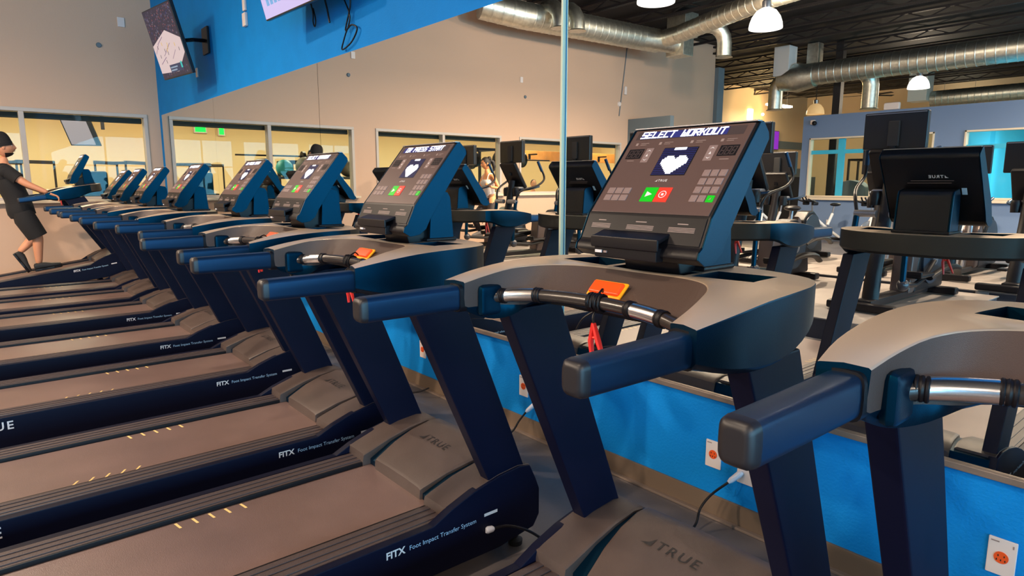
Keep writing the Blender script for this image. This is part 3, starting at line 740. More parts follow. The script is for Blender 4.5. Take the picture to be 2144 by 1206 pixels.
        if icon == 'lines':
            for q in (-.1, .12): k.add([(cx-.5*s, cy+q*s, .0036), (cx+.5*s, cy+q*s, .0036), (cx+.5*s, cy+(q+.08)*s, .0036), (cx-.5*s, cy+(q+.08)*s, .0036)], [(0, 1, 2, 3)], 'greyprint', T)
        return k.build(name, None, pn)
    tag(key('start_key', .395, .125, .505, .285, 'green', icon='play'), 'green start key'); tag(key('stop_key', .510, .125, .62, .285, 'red', icon='stop'), 'red stop key')
    for i in range(3):
        for j in range(2): key('program_key', .06+i*.072, .13+j*.082, .124+i*.072, .198+j*.082, 'key', icon='lines')
        for j in range(4):
            kk = key('number_key', .795+i*.062, .135+j*.092, .848+i*.062, .205+j*.092, 'green' if (i == 2 and j == 0) else 'key', icon='mark')
            if i == 2 and j == 0: tag(kk, 'green enter key')
    return root
tm = make_treadmill()
TREADS = [  # centre x, handrail tip y, message, label
 (-1.05, .73, 'select', 'black treadmill with SELECT WORKOUT lit large on its console, nearest whole console'),
 (-.025, .695, 'select', 'treadmill nearest the camera, cut by the right edge, only handrail and uprights showing'),
 (-2.22, .655, 'press', 'treadmill with OR PRESS START on its console, its long belt filling the lower left corner'),
 (-3.27, .685, 'select', 'third treadmill with lit console, its belt crossing the left edge above the nearest belt'),
 (-4.58, .785, 'press', 'treadmill whose console stands left of the mirrored man in a beanie'),
 (-5.82, .73, 'press', 'treadmill whose console stands in front of the reflected corner window'),
 (-7.14, .73, 'select', 'treadmill with its console against the blue corner of the wall'),
 (-8.12, .73, 'select', 'treadmill with its console just left of the room corner'),
 (-9.09, .76, 'select', 'level treadmill next to the inclined one with the walking man'),
]
for i, (x, y, msg, lab) in enumerate(TREADS):
    o = tm if i == 0 else copy_tree(tm)
    o.location = (x, y, 0); tag(o, lab, 'treadmill', 'treadmills in a row facing the mirrors')
    if msg == 'press':
        for c in KIDS(o):
            if c.name.startswith('message_display'):
                pr = message('press'); c.data = pr.data
if 'press' in MSG: bpy.data.objects.remove(MSG['press'])
# the raised treadmill: the whole machine pivots about its rear end
INC = R(8.0)
o = copy_tree(tm); tag(o, 'treadmill with its deck raised to an incline, the man in black walking on it', 'treadmill', 'treadmills in a row facing the mirrors')
o.rotation_euler = (INC, 0, 0)
TP = (-10.04, .70); piv = Vector((0, -.80, 0)); rp = Matrix.Rotation(INC, 3, 'X') @ piv
o.location = (TP[0], TP[1]+piv.y-rp.y, -rp.z+.0)
inclined = o
m = MB()
for s in (-1, 1):
    m.tube([(s*.28, .55, .10), (s*.28, .66, -.10), (s*.28, .70, -.185)], .022, None, 8)
    m.box((s*.28, .70, -.195), (.07, .12, .05), None, .01)
m.cyl((-.28, .60, 0), (.28, .60, 0), .018, None, 10)
m.build('lift_leg', 'upright', o)

# ================================================================== WALL THINGS
def outlet(x, z, lab, side=None):
    r = empty('wall_outlet', (x, YW, z))
    MB().box((0, -.004, 0), (.076, .008, .122), None, .003).build('cover_plate', 'plate', r)
    s = MB().cyl((0, -.007, .0), (0, -.0105, .0), .0195, None, 24).build('socket', 'orange', r)
    m = MB()
    for (dx, dz) in ((-.008, .006), (.008, .006), (0, -.008), (-.011, -.008), (.011, -.008)): m.box((dx, -.0108, dz), (.003, .001, .006))
    m.build('socket_slot', 'hoodtxt', s)
    m = MB(); m.box((-.02, -.0085, .050), (.022, .001, .004)); m.box((.028, -.0085, .044), (.004, .001, .010)); m.build('plate_print', 'greyprint', r)
    tag(r, lab, 'outlet', 'outlets with orange sockets on the blue wall')
outlet(-2.75, .282, 'wall outlet with orange socket above a white plug, seen between two uprights')
outlet(-1.49, .283, 'wall outlet with orange socket left of the nearest handrail, under the mirror')
outlet(-.455, .285, 'wall outlet with orange socket and printed plate at the lower right corner')
outlet(-3.84, .285, 'wall outlet half hidden behind the upright of the lower left treadmill')
r = empty('wall_outlet', (-1.335, YW, .262)); MB().box((0, -.004, 0), (.076, .008, .122), None, .003).build('cover_plate', 'plate', r)
MB().box((0, -.009, .02), (.03, .006, .03), None, .006).build('socket', 'plate', r); tag(r, 'plain pale wall outlet mostly hidden behind an upright, cord plugged in', 'outlet')
def cord(pts, lab, plug=None):
    r = empty('power_cord', (0, 0, 0))
    MB().tube(smooth(pts, 6), .0055, None, 8).build('cable', 'black', r)
    if plug:
        a, b = Vector(plug[0]), Vector(plug[1]); MB().tube([a, a+(b-a)*.2, a+(b-a)*.8, b], [.010, .014, .012, .007], None, 10).build('plug', 'plug', r)
    tag(r, lab, 'cord')
cord([(-1.375, 2.345, .215), (-1.43, 2.30, .15), (-1.455, 2.26, .09), (-1.45, 2.22, .03), (-1.44, 2.10, .012), (-1.38, 1.85, .012)], 'black power cord drooping from the plain outlet to the floor behind the nearest console', ((-1.345, 2.385, .255), (-1.38, 2.34, .21)))
cord([(-2.665, 2.345, .165), (-2.69, 2.31, .11), (-2.70, 2.26, .05), (-2.76, 2.20, .012), (-2.95, 2.12, .010), (-3.0, 1.8, .012)], 'black cord with white plug hanging under the gap between two uprights', ((-2.64, 2.385, .205), (-2.668, 2.34, .16)))
cord([(-3.62, 2.30, .075), (-3.66, 2.25, .05), (-3.74, 2.2, .03), (-3.86, 2.12, .010)], 'short black cord lying by the wall base behind the lower left treadmill', ((-3.84, 2.14, .014), (-3.90, 2.11, .012)))
cord([(-1.80, 1.42, .155), (-1.785, 1.48, .150), (-1.765, 1.56, .11), (-1.75, 1.63, .05), (-1.72, 1.66, .012), (-1.60, 1.66, .010)], 'thin cord leaving the side frame of the lower left treadmill', ((-1.806, 1.385, .156), (-1.800, 1.42, .155)))

def wplate(name, loc, size, m, lab, cat='wall plate'):
    o = MB().box(loc, size, None, min(size)*.3).build(name, m); tag(o, lab, cat); return o
wplate('wall_plate', (XL+.008, 2.0, 3.72), (.014, .09, .13), 'plate', 'small pale plate high on the taupe wall left of the television')
wplate('wall_plate', (XL+.008, -.85, 3.70), (.014, .08, .12), 'plate', 'small pale plate on the taupe wall just right of the thin mirror seam')
wplate('wall_plate', (XL+.008, -4.82, 3.66), (.014, .08, .12), 'plate', 'small pale plate high between the two reflected inner windows')
wplate('motion_sensor', (XL+.02, -8.20, 3.73), (.05, .09, .20), 'plate', 'upright pale sensor on the reflected wall right of the bright mirror seam', 'sensor')
r = MB().lathe([(.0, .03), (.05, .028), (.06, .01), (.062, 0)], None, 20, Matrix.Translation((XL, -8.0, 3.39)) @ Euler((0, R(90), 0)).to_matrix().to_4x4()).build('thermostat', 'plate'); tag(r, 'round pale sensor below the upright one on the reflected wall', 'sensor')
for (y, z, lab) in ((1.70, 3.37, 'small dark round hole cover on the taupe wall below the pale plate'), (-.75, 3.35, 'small dark dot on the reflected wall just below the pale plate'), (-4.93, 3.31, 'small dark dot high on the reflected wall above the third window')):
    r = MB().lathe([(.0, .022), (.03, .02), (.036, .0)], None, 16, Matrix.Translation((XL, y, z)) @ Euler((0, R(90), 0)).to_matrix().to_4x4()).build('wall_sensor', 'slate'); tag(r, lab, 'wall plate')
r = empty('cable_cover', (-7.06, YW, 3.0))
MB().box((0, -.012, .62), (.07, .024, .90), None, .006).build('channel', 'plate', r); MB().box((0, -.015, .085), (.09, .03, .13), None, .006).build('box', 'plate', r)
tag(r, 'ivory cable cover and box on the upper blue wall', 'cable cover')
wplate('wall_plate', (-8.93, YW-.008, 2.80), (.07, .014, .11), 'plate', 'ivory plate on the blue wall at the lower right of the angled television')

# televisions on tilting arms
def tv(name, bl, dirx, up, w, h, lab, paint):
    T = frame(bl, dirx, up); r = empty(name, (0, 0, 0))
    MB().box((w/2, h/2, -.022), (w, h, .044), None, .008, T=T).build('bezel', 'tvframe', r)
    m = MB(); paint(m, off(T, .0008), w, h); m.build('screen', None, r, False)
    MB().box((w/2, h/2, -.06), (w*.5, h*.5, .05), None, .015, T=T).build('rear_cover', 'tvframe', r)
    c = T @ Vector((w/2, h/2, -.085)); wl = Vector((c.x, YW, c.z+.05))
    m = MB(); m.tube([c, (c+wl)/2+Vector((.10, 0, 0)), wl-Vector((0, .04, 0))], .022, None, 8); m.box((wl.x, YW-.02, wl.z), (.22, .024, .30), None, .004); m.build('wall_arm', 'black', r)
    tag(r, lab, 'television'); return T
def emat(name, rgb, st):
    if name not in M: M[name] = mat(name, (.015, .015, .018, 1), .3, emit=S(*rgb), estr=st*1.2, spec=.3)
    return name
def basket(m, T, w, h):
    def q(pts, c, d=0): m.add([(x*w, y*h, d) for x, y in pts], [tuple(range(len(pts)))], c, T)
    e = .015
    q([(e, e), (1-e, e), (1-e, 1-e), (e, 1-e)], emat('crowd_dark', (48, 44, 66), .6))
    rnd = random.Random(3); cols = [emat('crowd_a', (95, 80, 110), .6), emat('crowd_b', (60, 70, 130), .6), emat('crowd_c', (160, 90, 90), .6), emat('crowd_d', (130, 125, 145), .6)]
    for i in range(260):
        x = rnd.uniform(.02, .96); y = rnd.uniform(.56, .96) if i < 220 else rnd.uniform(.02, .12); s = rnd.uniform(.008, .018)
        q([(x, y), (x+s, y), (x+s, y+s*1.3), (x, y+s*1.3)], rnd.choice(cols), .0008)
    q([(e, .10), (.62, .07), (.985, .30), (.985, .50), (.56, .66), (e, .50)], emat('court_floor', (222, 198, 196), .75), .0012)
    for a in (((.20, .50), (.42, .58)), ((.30, .32), (.60, .47)), ((.55, .25), (.72, .36)), ((.12, .22), (.35, .30)), ((.05, .38), (.22, .50))):
        (x0, y0), (x1, y1) = a; q([(x0, y0), (x1, y1), (x1, y1+.012), (x0, y0+.012)], emat('court_line', (150, 120, 150), .6), .0018)
    for i in range(11):
        x = rnd.uniform(.12, .85); y = rnd.uniform(.18, .48); c = emat('player_y', (235, 190, 40), .7) if i % 2 else emat('player_d', (50, 40, 70), .6)
        q([(x, y), (x+.014, y), (x+.014, y+.05), (x, y+.05)], c, .0022)
    q([(.36, .075), (.80, .075), (.80, .185), (.36, .185)], emat('score_bar', (48, 60, 92), .7), .0028)
    q([(.38, .135), (.62, .135), (.62, .155), (.38, .155)], emat('score_light', (150, 170, 190), .7), .0034); q([(.38, .095), (.58, .095), (.58, .115), (.38, .115)], 'score_light', .0034)
    q([(.74, .11), (.79, .11), (.79, .20), (.74, .20)], emat('score_teal', (40, 190, 180), .8), .0034)
tv('television', (-8.83, 1.995, 2.656), (.990, .138, 0), (.037, -.254, .967), .80, .76, 'angled television showing a basketball game, high on the blue wall by the corner', basket)
def lilac(m, T, w, h):
    m.add([(.012, .012, 0), (w-.012, .012, 0), (w-.012, h-.012, 0), (.012, h-.012, 0)], [(0, 1, 2, 3)], emat('lilac_screen', (205, 190, 235), .85), T)
    for i in range(5): m.add([(.10+i*.07, .10, .001), (.15+i*.07, .10, .001), (.15+i*.07, .16, .001), (.10+i*.07, .16, .001)], [(0, 1, 2, 3)], emat('screen_word', (120, 175, 225), .8), T)
tv('television', (-5.70, 2.10, 2.781), (.998, .055, 0), (.014, -.252, .968), 1.30, .76, 'television with a pale lilac screen cut by the top edge of the picture', lilac)
r = empty('hanging_cable', (0, 0, 0))
MB().tube(smooth([(-5.35, 2.30, 3.05), (-5.36, 2.36, 2.85), (-5.38, 2.37, 2.76), (-5.35, 2.37, 2.72), (-5.33, 2.37, 2.77), (-5.345, 2.36, 2.86)], 6), .006, None, 6).build('cable', 'black', r)
tag(r, 'small black cable loop under the left half of the lilac television', 'cable')
r = empty('hanging_cable', (0, 0, 0))
MB().tube([(-5.08, 2.30, 3.05), (-5.08, 2.36, 2.80), (-5.07, 2.37, 2.70)], .008, None, 6).build('cable', 'black', r)
tag(r, 'short straight black cable end under the middle of the lilac television', 'cable')
r = empty('hanging_cable', (0, 0, 0))
MB().tube(smooth([(-4.78, 2.30, 3.1), (-4.80, 2.36, 2.85), (-4.72, 2.37, 2.68), (-4.82, 2.37, 2.55), (-4.88, 2.375, 2.47), (-4.72, 2.375, 2.50), (-4.62, 2.375, 2.58), (-4.70, 2.37, 2.62), (-4.80, 2.37, 2.60), (-4.70, 2.365, 2.75), (-4.68, 2.36, 2.9)], 6), .006, None, 6).build('cable', 'black', r)
tag(r, 'tangled black cable hanging in loops at the right of the lilac television', 'cable')

# ================================================================== SECOND AND THIRD ROW (seen in the mirrors)
def platform(y0, y1, x1, n0, lab):
    r = empty('floor_platform', (0, 0, 0))
    MB().box(((XL+1.1+x1)/2, (y0+y1)/2, .11), (x1-XL-1.1, y0-y1, .22), None, .004).build('platform_box', 'platside', r)
    MB().box(((XL+1.1+x1)/2, (y0+y1)/2, .226), (x1-XL-1.1+.03, y0-y1+.03, .014), None, .004).build('platform_top', 'lightfloor', r)
    k = 0; x = x1-.38
    while x > XL+2 and k < 8: MB().box((x, y0+.018, .195), (.13, .012, .07), None, .004).build('pull_tab', 'lightfloor', r); x -= 1.5; k += 1
    tag(r, lab, 'platform')
platform(-1.13, -3.75, -1.95, 0, 'low dark platform with pale top under the nearer row of cross trainers')
platform(-4.05, -6.6, -1.78, 0, 'low dark platform with pale top behind the row of cross trainers')

def make_cross_trainer(arms=True, hz=1.0, name='cross_trainer'):
    r = empty(name)
    m = MB(); m.box((0, .1, .075), (.16, 1.5, .07), None, .015); m.box((0, .88, .05), (.62, .10, .08), None, .02); m.box((0, -.85, .05), (.60, .12, .08), None, .02); m.build('base_frame', 'black', r)
    m = MB(); m.tube(smooth([(0, .68, .10), (0, .62, .45*hz), (0, .50, .85*hz), (0, .42, 1.25*hz)], 4), [.06]*3+[.055]*3+[.05]*7, None, 12, flat=1.3); m.build('mast', 'black', r)
    # lower console, a tilted box with a pale rim, and handles round it
    T = Matrix.Translation((0, .40, 1.33*hz)) @ Euler((R(-32), 0, 0)).to_matrix().to_4x4()
    c = MB().box((0, 0, 0), (.38, .07, .47), None, .025, T=T).build('console', 'black', r)
    MB().box((0, -.037, .02), (.30, .004, .26), None, .001, T=T).build('display', 'panel', c)
    m = MB(); m.box((0, .33, 1.135*hz), (.34, .20, .04), None, .015); m.build('bottle_tray', 'silver', r)
    for s in (-1, 1):
        m = MB(); m.lathe([(.0, 0), (.05, .0), (.055, .10), (.045, .14), (.0, .14)], None, 14, Matrix.Translation((s*.12, .44, 1.0*hz))); m.build('bottle_holder', 'black', r)
    m = MB(); m.tube(smooth([(-.24, .05, 1.16*hz), (-.24, .25, 1.12*hz), (-.14, .38, 1.10*hz), (0, .40, 1.10*hz), (.14, .38, 1.10*hz), (.24, .25, 1.12*hz), (.24, .05, 1.16*hz)], 4), .017, None, 10); m.build('fixed_handle', 'rubber', r)
    # television on its own bracket above the console
    z = 1.71*hz
    tvr = MB().box((0, .42, z), (.56, .07, .35), None, .014).build('television_screen', 'tvframe', r)
    MB().box((0, .384, z+.005), (.52, .004, .30), None, .001).build('screen_glass', 'black', tvr)
    MB().box((0, .456, z+.160), (.53, .006, .008), None, .001).build('rear_rim', 'silver', tvr)
    MB().box((0, .465, z-.03), (.10, .035, .24), None, .01).build('bracket', 'black2', tvr)
    m = MB(); m.box((0, .46, 1.5*hz), (.05, .04, .34*hz), None, .008); m.build('screen_post', 'black', r)
    # rear drive wheel in its housing
    def disc(x, rr, w_, mm, nm, par):
        return MB().cyl((x-w_/2, -.55, .43), (x+w_/2, -.55, .43), rr, None, 36).build(nm, mm, par)
    h = MB(); prof = [(-1.0, .08), (-.98, .22), (-.92, .45), (-.80, .66), (-.62, .77), (-.45, .76), (-.28, .62), (-.2, .40), (-.15, .08)]
    h.prism(prof, -.11, .11, 'x', None, .03); hs = h.build('drive_housing', 'black', r)
    for s in (-1, 1): disc(s*.115, .28, .03, 'slate2', 'disc_cover', hs); disc(s*.135, .075, .04, 'silver', 'hub', hs)
    MB().prism([(-.30, .08), (-.26, .60), (-.17, .70), (-.08, .60), (-.03, .08)], -.10, .10, 'x', None, .035).build('front_shroud', 'bronze', r)
    m = MB(); m.tube(smooth([(-.26, -.95, .24), (-.30, -.7, .33), (-.29, -.40, .34), (-.24, -.12, .26)], 4), [.04]*3+[.05]*6+[.04]*4, None, 10, flat=.7); m.build('side_fairing', 'black', r)
    m = MB(); m.tube(smooth([(.26, -.95, .24), (.30, -.7, .33), (.29, -.40, .34), (.24, -.12, .26)], 4), [.04]*3+[.05]*6+[.04]*4, None, 10, flat=.7); m.build('side_fairing', 'black', r)
    if arms:
        for s in (-1, 1):
            zz = .16 if s > 0 else .26
            m = MB(); m.tube([(s*.24, .55, .92), (s*.245, .60, .60), (s*.25, .62, zz+.12)], .028, None, 10); m.build('lower_arm', 'body', r)
            m = MB(); m.ball((s*.25, .60, zz+.10), .06, None, (.9, 1, 1), 14); m.build('ball_joint', 'silver2', r)
            m = MB(); m.tube([(s*.25, .60, zz+.10), (s*.22, .2, zz+.06), (s*.19, -.15, zz+.10), (s*.16, -.50, .40)], [.026, .026, .026, .02], None, 10); m.build('pedal_link', 'black', r)
            m = MB(); m.box((s*.20, .0, zz+.135), (.15, .40, .035), None, .02); m.box((s*.20, .19, zz+.165), (.15, .03, .05), None, .01); m.build('pedal', 'black', r)
            m = MB(); q = .10*s
            m.tube(smooth([(s*.24, .55, .92), (s*.29, .50, 1.08), (s*.33, .28-q, 1.17), (s*.33, .12-q, 1.28), (s*.30, .16-q, 1.44), (s*.28, .21-q, 1.55)], 4), .017, None, 10)
            a = m.build('moving_arm', 'black', r)
            m = MB(); m.tube([(s*.306, .15-q, 1.40), (s*.278, .215-q, 1.56)], .023, None, 10); m.build('hand_grip', 'rubber', a)
            MB().cyl((s*.06, .55, .92), (s*.26, .55, .92), .035, None, 14).build('arm_pivot', 'silver', r)
    else:
        MB().tube([(0, .1, .1), (0, -.05, .55), (0, -.08, .78)], .03, None, 10).build('seat_post', 'silver', r)
        MB().ball((0, -.10, .82), .13, None, (.95, 1.1, .35)).build('seat', 'black', r)
        for s in (-1, 1): MB().box((s*.2, .25, .3+.1*s), (.1, .22, .03), None, .01).build('pedal', 'black', r); MB().cyl((s*.02, .25, .3), (s*.2, .25, .3+.1*s), .015, None, 8).build('crank', 'silver', r)
    return r
M['slate2'] = mat('dark_disc', (0.012, 0.025, 0.045, 1), .45); M['bronze'] = mat('satin_shroud', (0.12, 0.09, 0.085, 1), .35, metal=.5)
M['silver2'] = mat('joint_cap', (0.05, 0.05, 0.06, 1), .3, metal=.3)
ct = make_cross_trainer()
CT = [(-2.53, -2.55, 'cross trainer whose screen rises behind the large mirrored console at the right'),
      (-4.05, -2.55, 'cross trainer partly hidden behind the nearest SELECT WORKOUT console in the mirror'),
      (-5.50, -2.55, 'cross trainer hidden behind the left edge of the nearest console in the mirror'),
      (-6.78, -2.55, 'cross trainer whose screen stands right behind the bright mirror seam'),
      (-8.2, -2.55, 'cross trainer just right of the woman in a white top'),
      (-9.74, -2.75, 'cross trainer the woman in a white top is using')]
for i, (x, y, lab) in enumerate(CT):
    o = ct if i == 0 else copy_tree(ct); o.location = (x, y, .234); tag(o, lab, 'cross trainer', 'cross trainers in the row behind the treadmills')
ub = make_cross_trainer(False, .88, 'upright_bike')
for i, (x, lab) in enumerate(((-1.92, 'upright exercise bike with a screen, cut by the right edge'), (-2.75, 'upright exercise bike half hidden by the one at the right edge'), (-3.6, 'upright exercise bike behind the first cross trainer'), (-5.1, 'upright exercise bike in the third row behind the second cross trainer'), (-7.95, 'upright exercise bike in the third row left of the bright seam'))):
    o = ub if i == 0 else copy_tree(ub); o.location = (x, (-4.9, -5.5, -5.2, -5.2, -5.2)[i], .234); tag(o, lab, 'exercise bike', 'upright bikes in the third row')

def make_spin_bike():
    r = empty('spin_bike')
    m = MB(); m.box((0, .50, .05), (.5, .07, .06), None, .015); m.box((0, -.50, .05), (.5, .07, .06), None, .015); m.tube([(0, .50, .08), (0, -.50, .08)], .03, None, 8); m.build('base_frame', 'black', r)
    m = MB(); m.tube(smooth([(-.06, .50, .10), (-.06, .42, .42), (0, .34, .66)], 4), .032, None, 10); m.tube(smooth([(.06, .50, .10), (.06, .42, .42), (0, .34, .66)], 4), .032, None, 10)
    m.tube([(0, .34, .66), (0, -.02, .38), (0, -.45, .10)], .035, None, 10); m.tube([(0, -.10, .42), (0, -.22, .70)], .034, None, 10); m.build('frame', 'whitepaint', r)
    m = MB(); m.lathe([(.24, -.012), (.25, 0), (.24, .012), (.20, .014), (.05, .008), (.03, .03), (0, .03)], None, 32, Matrix.Translation((0, .40, .33)) @ Euler((0, R(90), 0)).to_matrix().to_4x4()); m.build('flywheel', 'silver', r)
    m = MB(); m.tube([(0, .34, .66), (0, .36, .98)], .025, None, 10); m.tube([(0, -.22, .70), (0, -.25, .88)], .022, None, 10); m.build('adjust_post', 'silver', r)
    m = MB()
    m.tube(smooth([(-.24, .66, 1.06), (-.22, .48, 1.0), (-.10, .38, 1.0), (.10, .38, 1.0), (.22, .48, 1.0), (.24, .66, 1.06)], 4), .02, None, 10)
    m.tube(smooth([(-.08, .40, 1.0), (-.07, .55, 1.02), (-.06, .62, 1.12)], 4), .018, None, 8); m.tube(smooth([(.08, .40, 1.0), (.07, .55, 1.02), (.06, .62, 1.12)], 4), .018, None, 8); m.build('handlebar', 'black', r)
    for s in (-1, 1): MB().box((s*.17, .42, .95), (.10, .14, .08), None, .02).build('bottle_cage', 'black', r)
    m = MB(); m.ball((0, -.28, .92), .12, None, (.85, 1.15, .35)); m.build('saddle', 'black', r)
    for s in (-1, 1): MB().box((s*.16, .02+.12*s, .28+.06*s), (.09, .13, .03), None, .008).build('pedal', 'black', r); MB().tube([(s*.04, .02, .28), (s*.10, .02+.12*s, .28+.06*s), (s*.16, .02+.12*s, .28+.06*s)], .013, None, 8).build('crank', 'silver', r)
    return r
sb = make_spin_bike()
for i, (x, y, rz, lab) in enumerate(((-7.45, -11.6, .5, 'white spin bike in front of the partition under its first window'), (-8.75, -11.5, .4, 'white spin bike in front of the end of the partition'), (-6.1, -11.7, .5, 'white spin bike hidden behind the large mirrored console'), (-4.6, -11.7, .5, 'white spin bike farther right along the partition'))):
    o = sb if i == 0 else copy_tree(sb); o.location = (x, y, 0); o.rotation_euler = (0, 0, rz); tag(o, lab, 'spin bike', 'spin bikes along the partition')
# black lockers in front of the yellow wall
def cabinet(x, y, w, h, d, lab, n=2, m='black2', nm='storage_cabinet'):
    r = empty(nm, (x, y, 0)); MB().box((0, 0, h/2), (w, d, h), None, .01).build('body', m, r)
    for k in range(n):
        dr = MB().box((-w/2+w*(k+.5)/n, d/2+.008, h/2), (w/n-.02, .016, h-.06), None, .004).build('door', m, r)
        MB().box((-w/2+w*(k+.5)/n+w/n*.35, d/2+.022, h*.55), (.015, .012, .12), None, .003).build('handle', 'silver', dr)
    tag(r, lab, 'cabinet'); return r
cabinet(-10.75, -13.6, 1.3, 1.50, .5, 'black cabinet in front of the far yellow wall, left of the partition end', 3)
cabinet(-9.35, -13.9, .8, 1.62, .5, 'taller black cabinet beside the partition end', 2)
sbox('door_1', XF, XF+.05, 4.8-30.0, 4.8-28.9, 0, 2.1, 'slate')
# purple screen on the far wall
r = empty('television', (XF+.06, 4.8-27.0, 2.86)); MB().box((.0, 0, .42), (.06, 1.35, .80), None, .01).build('bezel', 'tvframe', r)
s_ = MB(); s_.add([(.032, -.65, .04), (.032, .65, .04), (.032, .65, .80), (.032, -.65, .80)], [(0, 1, 2, 3)], 'purple')
for i in range(4): s_.add([(.034, .1, .12+i*.16), (.034, .5, .12+i*.16), (.034, .5, .16+i*.16), (.034, .1, .16+i*.16)], [(0, 1, 2, 3)], emat('screen_word2', (190, 120, 240), .8))
s_.build('screen', None, r, False); tag(r, 'purple lit television on the far yellow wall', 'television')
# camera, box and sign on the partition
r = empty('security_camera', (-8.42, PY, 3.03)); MB().box((0, .04, 0), (.12, .08, .12), None, .02).build('housing', 'plate', r); MB().ball((.07, .11, -.03), .06, None).build('lens_dome', 'black', r); tag(r, 'white security camera with dark dome at the end of the partition', 'camera')
wplate('junction_box', (-6.55, PY-.05, PZ+.09), (.36, .12, .18), 'plate', 'white box on top of the partition', 'box')
wplate('wall_plate', (-7.85, PY+.008, .42), (.09, .014, .14), 'plate', 'white outlet low on the partition between two spin bikes', 'outlet')
# machines seen through the first partition window
for i, (x, lab) in enumerate(((-8.1, 'dark rounded machine back, left one behind the first partition window'), (-7.1, 'dark rounded machine back, right one behind the first partition window'))):
    MBx = MB().prism([(-.42, 0), (.42, 0), (.42, 1.35), (.25, 1.48), (0, 1.53), (-.25, 1.48), (-.42, 1.35)], -.2, .2, 'y', None, .03)
    o = MBx.build('machine_back', 'slate'); o.location = (x, -14.6, 0); tag(o, lab, 'gym machine', 'machines behind the partition')
def rack(x, y, z, lab, w=1.1, h=2.1, m='joist', rz=0, th=.06):
    r = empty('power_rack', (x, y, z), rz)
    for sx in (-1, 1):
        for sy in (-1, 1): MB().box((sx*w/2, sy*.35, h/2), (th, th, h), None, .006).build('upright', m, r)
        MB().box((sx*w/2, 0, h-.03), (.06, .7, .06), None, .006).build('side_beam', m, r)
        MB().box((sx*w/2, 0, .05), (.08, .9, .06), None, .006).build('foot_beam', m, r)
    MB().box((0, .35, h-.03), (w, th, th), None, .006).build('cross_beam', m, r); MB().box((0, -.35, h-.03), (w, th, th), None, .006).build('cross_beam', m, r)
    tag(r, lab, 'rack'); return r
rack(-8.6, -17.2, 0, 'dark power rack behind the first partition window, left', 1.2, 2.2); rack(-6.9, -17.6, 0, 'dark power rack behind the first partition window, right', 1.2, 2.0)

# ---- the room behind the interior windows
r = empty('low_counter', (-12.0, 1.4, 0)); MB().box((0, 0, .60), (.7, 1.9, 1.2), None, .01).build('body', 'wall2', r); MB().box((0, 0, 1.215), (.76, 1.96, .03), None, .008).build('top', 'sill', r); tag(r, 'pale counter just behind the corner window', 'counter')
r = empty('weight_machine', (-12.05, 1.60, 1.23)); MB().box((0, 0, .20), (.30, .36, .40), None, .04).build('body', 'body', r); MB().box((0, 0, .02), (.34, .5, .04), None, .01).build('base', 'black', r)
tag(r, 'dark boxy machine standing on the counter behind the corner window', 'machine')
for i, y in enumerate((.99, 1.20)):
    o = MB().ball((0, 0, .07), .1, 'sill', (1.0, .62, .6)).box((0, 0, .012), (.24, .14, .024), 'black2', .01).build('shoe', None); o.location = (-11.95, y, 1.23)
    tag(o, ('pale cream shoe with dark sole, farther from the dark machine', 'pale cream shoe with dark sole, next to the dark machine')[i], 'shoe', 'pair of shoes on the counter')
rack(-14.2, 2.35, 0, 'metal rack behind the corner window, seen left of the room corner', .55, 1.85, 'joist', .9, .03)
rack(-14.9, .85, 0, 'thin metal rack farther along behind the corner window, near the man', .8, 1.85, 'joist', .6, .03)
r = empty('ball_shelf', (-12.6, -.68, 0)); 
for z in (.9, 1.55): MB().box((0, 0, z), (.45, 2.0, .05), None, .01).build('shelf', 'joist', r)
for sx in (-1, 1):
    for sy in (-1, 1): MB().box((sx*.2, sy*.98, .78), (.05, .05, 1.56), None, .006).build('post', 'joist', r)
tag(r, 'dark two level shelf with exercise balls behind the corner window', 'shelf')
for i, (y, rr, mm, lab) in enumerate(((-1.40, .17, 'ball', 'grey exercise ball at the right end of the top shelf'), (-.95, .20, 'ball', 'grey exercise ball on the top shelf beside the mirrored man in a beanie'), (-.50, .19, 'ball', 'grey exercise ball on the top shelf next to the window post'), (-.08, .16, 'ball2', 'teal exercise ball at the left end of the top shelf'))):
    o = MB().ball((0, 0, 0), rr, None, seg=24).build('exercise_ball', mm); o.location = (-12.6, y, 1.575+rr); tag(o, lab, 'ball', 'exercise balls on the shelf')
# tilted screen hanging in that room
r = empty('television', (-14.4, 1.62, 2.12)); T = frame((0, 0, 0), (.35, 1, 0), (.0, -.30, 1)); MB().box((.24, .28, -.02), (.48, .56, .05), None, .01, T=T).build('bezel', 'tvframe', r)
MB().add([(.02, .02, .006), (.40, .02, .006), (.40, .54, .006), (.02, .54, .006)], [(0, 1, 2, 3)], emat('dim_screen', (205, 185, 190), .55), T).build('screen', None, r, False); MB().tube([(.15, .5, .3), (.1, .5, 1.12)], .03, None, 8).build('ceiling_mount', 'black', r)
tag(r, 'tilted pale television hanging behind the corner window', 'television')
for (y, z, lab) in ((.50, 2.66, 'green exit sign'), (.05, 2.62, 'small green exit sign')):  # built boxes stand in for reflections of a sign hanging elsewhere
    w_ = .22 if y > .2 else .10
    r = empty('exit_sign_reflection', (-15.96, y, z)); MB().box((0, 0, 0), (.05, w_+.06, .22), None, .01).build('housing', 'plate', r)
    m = MB().box((.027, 0, 0), (.004, w_, .16), 'exit'); m.build('reflection_face', None, r); tag(r, lab+(' reflection built as a lit box on the yellow wall, left one in the mirror' if y > .2 else ' reflection to the right of the larger one in the mirror'), 'sign')
